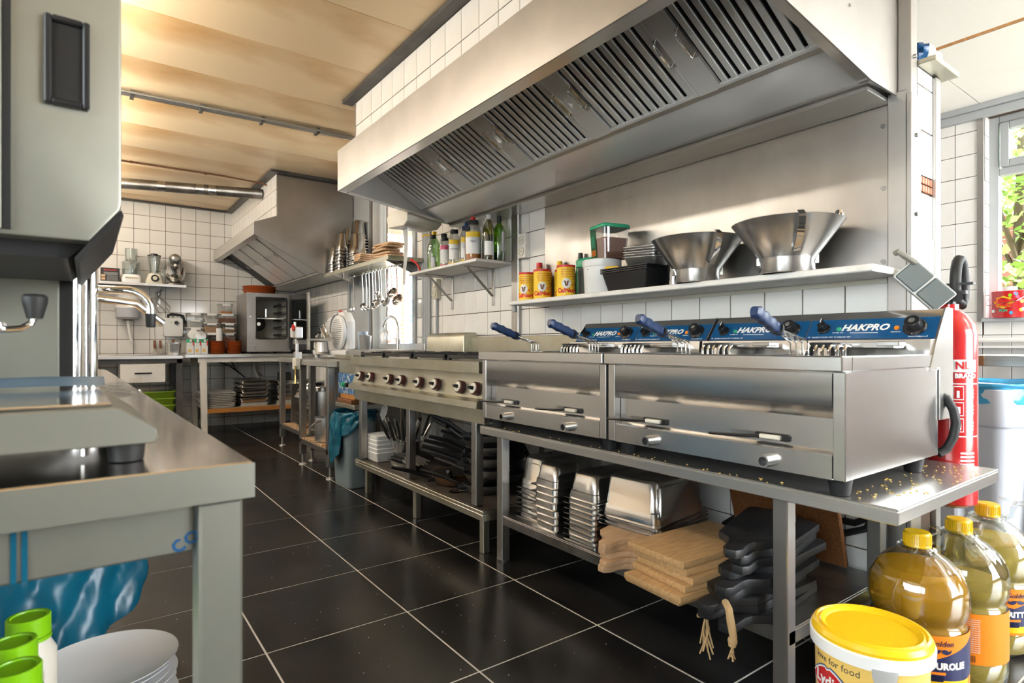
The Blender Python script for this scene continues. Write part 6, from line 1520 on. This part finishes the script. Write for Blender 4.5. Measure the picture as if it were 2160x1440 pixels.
# ================================================================ oil bottles and tub on the floor
def oil_bottle(x, y, label, oilm, fillz, aim, lab, sc_=1.0):
    t = thing('oil_bottle', label, 'bottle', (x, y, 0), 0, group='large clear oil bottles')
    R = .122
    def prof(sub=0.0):
        return [(.075, .010), (.098, .002), (.112, .014), (.117, .040), (.118, .085), (.1155, .088), (.117, .094), (.117, .222), (.1145, .230), (.110, .238), (.112, .247), (.120, .260), (R, .280), (R, .318), (.116, .345), (.100, .375), (.072, .402), (.046, .420), (.034, .428), (.031, .440)]
    b = B(); n = 60
    pr = prof(); vs = []
    for (r, z) in pr:
        for i in range(n):
            a = 2 * PI * i / n
            k = 1.0
            if z > .31 and z < .425: k += .016 * math.cos(12 * a) * min(1, (z - .31) / .03)
            if z < .05: k += .05 * math.cos(5 * a) * (1 - z / .05) 
            vs.append((r * k * math.cos(a), r * k * math.sin(a), z))
    fs = [(j * n + i, j * n + (i + 1) % n, (j + 1) * n + (i + 1) % n, (j + 1) * n + i) for j in range(len(pr) - 1) for i in range(n)] + [tuple(range(n - 1, -1, -1))]
    b.add(vs, fs).build('bottle_shell', CLEARG, t, ang=60)
    inn = [(.0, .012)]
    for (r, z) in pr:
        if z < fillz: inn.append((r - .004, max(z, .012)))
        else:
            r0, z0 = inn[-1]; inn.append((r0 + (r - .004 - r0) * (fillz - z0) / (z - z0), fillz)); break
    inn.append((0, fillz)); B().lathe(inn, 48).build('oil', oilm, t, ang=60)
    B().lathe([(.046, .424), (.050, .428), (.046, .432)], 28).build('neck_flange', CLEARG, t)
    cpb = B().lathe([(0, .470), (.030, .470), (.033, .466), (.034, .432), (.035, .430), (0, .430)], 40); cpb.build('screw_cap', YELP, t, ang=50)
    kn_ = B()
    for k in range(40):
        a = 2 * PI * k / 40; kn_.bar((.0342 * math.cos(a), .0342 * math.sin(a), .437), (.0332 * math.cos(a), .0332 * math.sin(a), .464), .002, .002)
    kn_.build('cap_ribs', YELP, t)
    ha = aim + 1.15
    c, s = math.cos(ha), math.sin(ha); q = lambda u, w, z: (c * u - s * w, s * u + c * w, z)
    B().tube([q(.045, 0, .428), q(.062, 0, .440), q(.068, 0, .470), q(.075, 0, .484), q(.105, 0, .488), q(.135, 0, .472)], [.007, .008, .008, .009, .008, .005], 8).tube([q(.075, 0, .484), q(.05, .0, .492), q(.03, 0, .494)], [.008, .006, .004], 8).build('carry_handle', CLEARG, t)
    # wrap-around label
    r = .1185; z0, z1 = .080, .226
    arc('label_wrap', ORANGE, t, r, z0, z1, aim - 1.75, aim + 1.75, 40)
    def patch(pts, m, name, rr=.0008):
        v = []; F = []
        NN = 10
        for (x0, lo0, hi0), (x1, lo1, hi1) in zip(pts, pts[1:]):
            for k in range(NN + 1):
                f = k / NN; x_ = x0 + (x1 - x0) * f; lo = lo0 + (lo1 - lo0) * f; hi = hi0 + (hi1 - hi0) * f
                a = aim + x_; v += [((r + rr) * math.cos(a), (r + rr) * math.sin(a), lo), ((r + rr) * math.cos(a), (r + rr) * math.sin(a), hi)]
                if k < NN: i = len(v) - 2; F.append((i, i + 2, i + 3, i + 1))
        B().add(v, F).build(name, m, t, fixn=False)
    if lab == 'back':
        patch([(-1.6, .092, .205), (-.25, .092, .188), (-.02, .092, .220)], NAVY, 'navy_field')
        for k in range(16): text_arc('ingredienten zonnebloemolie', .0052, PAPER, t, r + .001, .210 - .0062 * k, aim + .42)
        for k in range(13): arc('barcode_bar', DARK, t, r + .001, .088, .106, aim + .30 + k * .022, aim + .308 + k * .022 + .006 * (k % 2), 2)
    else:
        patch([(-1.2, .10, .196), (.0, .092, .176), (.38, .10, .165), (1.5, .11, .215)], NAVY, 'navy_field')
        patch([(-1.2, .088, .094), (.1, .088, .112), (1.2, .088, .105)], YELP, 'drop_field', .0012)
        text_arc(lab, .024, PAPER, t, r + .001, .146, aim + .42, bold=.0012)
        text_arc('Golden', .022, NAVY, t, r + .001, .206, aim + .45, shear=.3)
        mu = B()
        for s_ in (-1, 1):
            pts = [(0, .004), (.010, .006), (.020, .001), (.028, .006), (.024, -.004), (.014, -.008), (.004, -.004)]
            pts = [(s_ * x_, z_) for x_, z_ in pts]
            mu.add([((r + .0022) * math.cos(aim + .45 + x_ / r), (r + .0022) * math.sin(aim + .45 + x_ / r), .186 + z_) for x_, z_ in pts], [tuple(range(7))])
        mu.build('moustache_print', NAVY, t, fixn=False)
        arc('orange_strap', ORANGE, t, r + .0012, .124, .131, aim + .05, aim + .55, 8)
        for k in range(3): arc('navy_tag', NAVY, t, r + .0014, .106 + k * .0, .121, aim + .2, aim + .5, 6)
    return t
def look(x, y): return math.atan2(-y, -x)
oil_bottle(1.92, .655, 'oil bottle nearest the yellow tub, full of amber oil', OIL, .375, look(1.92, .655), 'FRITUUROLIE')
oil_bottle(2.165, .628, 'half-full oil bottle showing the back of its label', OILP, .290, look(2.165, .628) - .25, 'back')
oil_bottle(2.455, .632, 'oil bottle furthest right with pale oil', OILP, .355, look(2.455, .632) + .2, 'FRITTI')

tu = thing('yellow_tub', 'yellow lidded tub with a red lips logo on the floor in front', 'tub', (1.51, .612, 0))
R = .118
B().lathe([(0, 0), (R - .010, 0), (R - .006, .006), (R, .290)], 56).build('tub_body', YELT, tu, ang=50)
B().lathe([(R + .001, .283), (R + .010, .285), (R + .011, .312), (R + .006, .316), (R, .316)], 56).build('white_rim', WHITE, tu, ang=50)
B().lathe([(R + .007, .310), (R + .008, .322), (R + .002, .332), (R - .004, .334), (R - .008, .330), (R - .013, .334), (R - .018, .331), (R - .024, .326), (0, .325)], 56).build('lid', YELP, tu, ang=35)
aim = look(1.51, .612)
v = []; F = []
for k in range(9):
    a = aim + .02 + k * .05; z = .285 - (0 if 0 < k < 8 else 0); lo = .255 if 1 <= k <= 7 else .272
    v += [((R + .006) * math.cos(a), (R + .006) * math.sin(a), lo), ((R + .012) * math.cos(a), (R + .012) * math.sin(a), .292)]
    if k < 8: i = len(v) - 2; F.append((i, i + 2, i + 3, i + 1))
B().add(v, F).build('tear_tab', WHITE, tu, solid=.003, fixn=False)
def tpatch(cx, cz, poly, m, name, rr):
    v = [((R - .003 + rr) * math.cos(aim + cx + x / R), (R - .003 + rr) * math.sin(aim + cx + x / R), cz + z) for x, z in poly]
    return B().add([((R - .003 + rr) * math.cos(aim + cx), (R - .003 + rr) * math.sin(aim + cx), cz)] + v, [(0, i + 1, (i + 1) % len(v) + 1) for i in range(len(v))]).build(name, m, tu, fixn=False)
lips = [(.052, 0), (.040, .012), (.022, .024), (.008, .029), (0, .025), (-.008, .029), (-.022, .024), (-.040, .012), (-.052, 0), (-.040, -.016), (-.020, -.026), (0, -.029), (.020, -.026), (.040, -.016)]
tpatch(-.80, .215, [(x * 1.16, z * 1.22) for x, z in lips], BLUEP, 'logo_blue_edge', .0045)
tpatch(-.80, .215, [(x * 1.09, z * 1.12) for x, z in lips], PAPER, 'logo_white_edge', .0052)
tpatch(-.80, .215, lips, RED, 'logo_red_lips', .0059)
text_arc('Lydia', .036, PAPER, tu, R + .0032, .216, aim - .80, bold=.0006)
text_arc('love for food', .022, BEAM, tu, R - .001, .263, aim - .66)
arc('orange_band', ORANGE, tu, R - .0035, .06, .160, aim - .55, aim + .05, 16)
arc('side_panel', CREAM, tu, R - .0035, .05, .168, aim + .10, aim + .60, 12)
for k in range(14): text_arc('frituurvet vloeibaar', .0065, BEAM, tu, R - .003, .160 - .008 * k, aim + .34)
rnd = random.Random(5); fz = B()
for k in range(46):
    x0, z0 = rnd.uniform(-.045, .045), rnd.uniform(-.07, .03); an = rnd.uniform(.7, 2.3); ln = rnd.uniform(.02, .035)
    d = (math.cos(an) * ln, math.sin(an) * ln); n_ = (-math.sin(an) * .0035, math.cos(an) * .0035); rr = .0035 + .0004 * (k % 8)
    q = [(x0 + n_[0], z0 + n_[1]), (x0 - n_[0], z0 - n_[1]), (x0 + d[0] - n_[0], z0 + d[1] - n_[1]), (x0 + d[0] + n_[0], z0 + d[1] + n_[1])]
    fz.add([((R + rr) * math.cos(aim - .75 + x / R), (R + rr) * math.sin(aim - .75 + x / R), .13 + z) for x, z in q], [(0, 1, 2, 3)])
fz.build('fries_print', YELP, tu, fixn=False)['kind'] = 'stuff'

# crumbs on the table and floor
cr = B(); rnd = random.Random(3)
for k in range(150):
    x, y = (rnd.uniform(1.52, 2.2), rnd.uniform(.56, .70)) if k < 100 else (rnd.uniform(1.5, 1.54), rnd.uniform(.7, 2.2)); s_ = rnd.uniform(.0012, .004)
    cr.obox((x, y, .6255 + s_ * .3), (s_, s_ * 1.4, s_ * .6), (0, 0, rnd.uniform(0, 3)))
tag(solo('crumbs', cr, YELT, 'scattered fried crumbs on the near end of the fryer table', 'crumbs'), None, None, None, 'stuff')
cr = B()
for k in range(150):
    x, y = rnd.uniform(.2, 1.5), rnd.uniform(1.0, 3.2); s_ = rnd.uniform(.0008, .002)
    cr.obox((x, y, s_ * .3), (s_, s_ * 1.4, s_ * .6), (0, 0, rnd.uniform(0, 3)))
tag(solo('floor_crumbs', cr, PAPER, 'tiny pale crumbs scattered over the dark floor tiles', 'crumbs'), None, None, None, 'stuff')

# ================================================================ right edge: extinguisher, switch, bag, side room
ex = thing('fire_extinguisher', 'red fire extinguisher hung on the end of the tiled wall', 'extinguisher', (2.335, .705, .47))
r = .078
B().lathe([(0, 0), (r * .7, 0), (r, .015), (r, .565), (r * .92, .60), (r * .6, .635), (r * .36, .648), (r * .36, .668)], 40).build('cylinder', RED, ex, ang=50)
B().cyl((0, 0, .668), (0, 0, .70), .020, n=14).box(-.012, .012, -.05, .03, .70, .712).box(-.012, .012, -.07, .02, .730, .738).build('valve', BLACK, ex)
B().cyl((.02, 0, .685), (.06, -.01, .687), .011, n=10).build('brass_outlet', mat('old_brass', (.34, .24, .10), .4, 1.0), ex)
B().tube([(.03, -.005, .69)] + [(.035 + .075 * math.cos(a) * .55, -.02, .735 + .085 * math.sin(a)) for a in [-.9 + .38 * k for k in range(13)]] + [(-.02, -.03, .69)], .0165, 12).build('hose', RUBBER, ex)
a = look(2.335, .705)
arc('label_field', PAPER, ex, r, .445, .485, a - .1, a + 1.1, 12)
text_arc('NL-', .034, RED, ex, r + .001, .465, a + .55, bold=.001)
text_arc('BRAND', .020, PAPER, ex, r + .001, .432, a + .62, bold=.001)
arc('frame_line', PAPER, ex, r, .405, .409, a + .0, a + 1.2, 10); arc('frame_line', PAPER, ex, r, .235, .239, a + .0, a + 1.2, 10); arc('frame_line', PAPER, ex, r, .239, .405, a + .02, a + .045, 3)
for k in range(3):
    arc('pictogram', PAPER, ex, r, .355 - .052 * k, .400 - .052 * k, a + .15, a + .52, 6); arc('pictogram_field', RED, ex, r + .0007, .358 - .052 * k, .397 - .052 * k, a + .175, a + .495, 6); arc('pictogram_figure', PAPER, ex, r + .0014, .362 - .052 * k, .385 - .052 * k, a + .26, a + .36 + .03 * k, 4)
    for j in range(3): arc('print_line', PAPER, ex, r, .362 - .052 * k + j * .011, .367 - .052 * k + j * .011, a + .65, a + .95, 4)
for k in range(6): arc('print_line', PAPER, ex, r, .12 + .012 * k, .126 + .012 * k, a + .4, a + 1.0, 6)
arc('service_label', PAPER, ex, r, .06, .105, a - .15, a + 1.1, 10)
B().box(-.03, .03, .078, .092, .30, .36).build('wall_hook', STEELD, ex)

sw = thing('dangling_switch', 'grey double switch box hanging askew on its cable at the post', 'switch', (2.24, .745, 1.20))
Ms = Matrix.Rotation(math.radians(-62), 4, 'Z') @ Matrix.Rotation(math.radians(47), 4, 'Y')
B().box(-.085, .085, -.014, .016, -.043, .043).xf(Ms).build('case', WHITEP, sw, bev=.008, seg=2)
for s_ in (-1, 1): B().box(-.039 + s_ * .042, .039 + s_ * .042, -.022, -.013, -.039, .039).xf(Ms).build('rocker', mat('grey_rocker', (.13, .15, .145), .4) if s_ < 0 else bpy.data.materials['grey_rocker'], sw, bev=.004)
B().tube([(-.03, .015, .075), (-.075, .03, .095), (-.085, .045, .11), (-.08, .055, .105)], .010, 8).build('cable', mat('dirty_grey_cable', (.20, .19, .16), .6), sw)

pb_ = thing('plastic_bag', 'crumpled blue and clear plastic bag lying on the wall end ledge', 'bag', (2.45, .83, 1.993))
def bagp(u, v):
    a = 2 * PI * u; q = PI * v
    r_ = 1 + .22 * crumple(u * 2, v * 2, 1.1)
    return (.115 * math.sin(q) * math.cos(a) * r_ + .02, .055 * math.sin(q) * math.sin(a) * r_, .052 - .048 * math.cos(q) * r_ * .9 - .15 * 0)
gbag = B().grid(bagp, 26, 14); gbag.m = [1 if (f[0] // 15) in range(6, 17) else 0 for f in gbag.f]
gbag.build('bag', [mat('clear_film', (.75, .74, .66), .3, trans=.3), BLUEP], pb_, merge=True, ang=30)

wbn = thing('grey_waste_bin', 'tall pale grey waste bin with a sky-blue bag in the side room', 'bin', (3.64, .93, 0), -.4)
B().loft([ring(.36, .36, .05, 0), ring(.44, .44, .06, .62), ring(.48, .48, .06, .63), ring(.50, .50, .06, .80)]).build('bin_body', BING, wbn, bev=.004)
B().box(-.045, .045, -.262, -.18, .02, .80).build('front_rib', BING, wbn, bev=.01)
B().box(-.262, -.18, -.045, .045, .02, .80).build('side_rib', BING, wbn, bev=.01)
def bag3(u, v):
    a = 2 * PI * u; c, s = math.cos(a), math.sin(a); sq = (abs(c) ** 5 + abs(s) ** 5) ** -.2
    k = .008 * crumple(u * 5, v * 2, 1.2) * v
    return ((.255 * sq + k + .012 * math.sin(PI * min(1, v * 3))) * c, (.255 * sq + k + .012 * math.sin(PI * min(1, v * 3))) * s, .835 - .10 * v - .07 * v * max(0, -c * .4 + .5 * s) + .006 * crumple(u * 4, v, .4) - .02 * (v < .01))
B().grid(bag3, 70, 12).build('bag', BAGL, wbn, merge=True, ang=30)
B().loft([ring(.49, .49, .05, .825), ring(.44, .44, .05, .70)], False).build('bag_inside', BAGL, wbn)

st_ = thing('side_room_table', 'steel topped table with a brown end in the side room', 'table', (4.10, 1.09, 0), math.radians(-6))
B().box(0, .95, -.52, .12, .885, .945).build('table_top', STEEL, st_, bev=.003)
B().box(-.006, .0, -.02, .12, .886, .944).build('worn_end', BROWNW, st_)
for (x, y) in ((.06, .06), (.88, .06), (.06, -.46), (.88, -.46)): B().box(x - .02, x + .02, y - .02, y + .02, 0, .885).build('leg', STEELV, st_)
B().box(.02, .93, -.50, .10, .24, .27).build('lower_shelf', STEELV, st_, bev=.002)
rl = solo('wall_rail', B().cyl((5.06, -.6, 1.04), (5.06, 1.65, 1.04), .018, n=10).box(5.02, 5.10, -.6, 1.65, .985, 1.0), WHITEP, 'white rail along the tiles under the side window', 'rail')
for k, (x, y, l) in enumerate(((.45, -.12, 'wrapped joint of red meat on the lower shelf in the side room'),)):
    m = thing('wrapped_meat', l, 'meat', (4.10 + x, 1.09 + y - .05, .272))
    B().lathe([(0, 0), (.10, .01), (.14, .06), (.12, .12), (.05, .16), (0, .165)], 20, sx=1.1, sy=.8).build('meat', MEAT, m)
    B().box(-.18, .18, -.13, .13, -.0015, .0).build('tray', CARD, m)
tray_ = None
hz_ = solo('yellow_hose', B().tube([(4.0, .55, .10), (4.2, .75, .09), (4.45, .92, .095), (4.8, 1.05, .10)], .016, 8), YELP, 'yellow hose lying low behind the grey waste bin', 'hose')
hz_.location.z = -.072
ti = thing('candy_tin', 'red printed candy tin with wire handle on the side window sill', 'tin', (5.075, 1.185, VZ0 + .0005))
B().lathe([(0, 0), (.098, 0), (.10, .004), (.10, .176), (.102, .18), (.096, .182), (0, .18)], 40, sy=1.0, sx=.6).build('tin', RED, ti, ang=50)
B().lathe([(0, .182), (.04, .182), (.04, .21), (0, .212)], 18).build('knob_lid', WHITE, ti)
def tin_patch(cy, cz, pts, m, name, rr):
    B().add([(-(.0605 + rr) * math.sqrt(max(.02, 1 - ((cy + u) / .10) ** 2)), cy + u, cz + w) for u, w in pts], [tuple(range(len(pts)))]).build(name, m, ti, fixn=False)
flower = [(.052 * (1 + .10 * math.cos(8 * a)) * math.cos(a), .040 * (1 + .10 * math.cos(8 * a)) * math.sin(a)) for a in [2 * PI * k / 32 for k in range(32)]]
tin_patch(.02, .105, flower, YELP, 'yellow_badge', .002)
text('Chupa', .036, REDP, ti, (-.0655, .02, .115), FX, shear=.2, bold=.001); text('Chups', .036, REDP, ti, (-.0655, .02, .088), FX, shear=.2, bold=.001)
text('FUN', .022, GREEN, ti, (-.0648, .02, .048), FX, bold=.001)
rnd = random.Random(8)
for k in range(16):
    cy, cz = rnd.uniform(-.085, .085), rnd.uniform(.015, .165)
    if abs(cy - .02) < .06 and .05 < cz < .15: continue
    tin_patch(max(-.08, min(.08, cy)), cz, [(.010 * math.cos(q), .012 * math.sin(q)) for q in [2 * PI * j / 9 for j in range(9)]], [BAGL, PINKP, YELP, PAPER, LIME][k % 5], 'printed_candy', .0012)
B().tube([(-.03, .098, .15), (-.06, .115, .10), (-.055, .11, .085), (-.064, -.05, .11), (-.03, -.098, .15)], .002, 5).build('wire_handle', CHROME, ti)
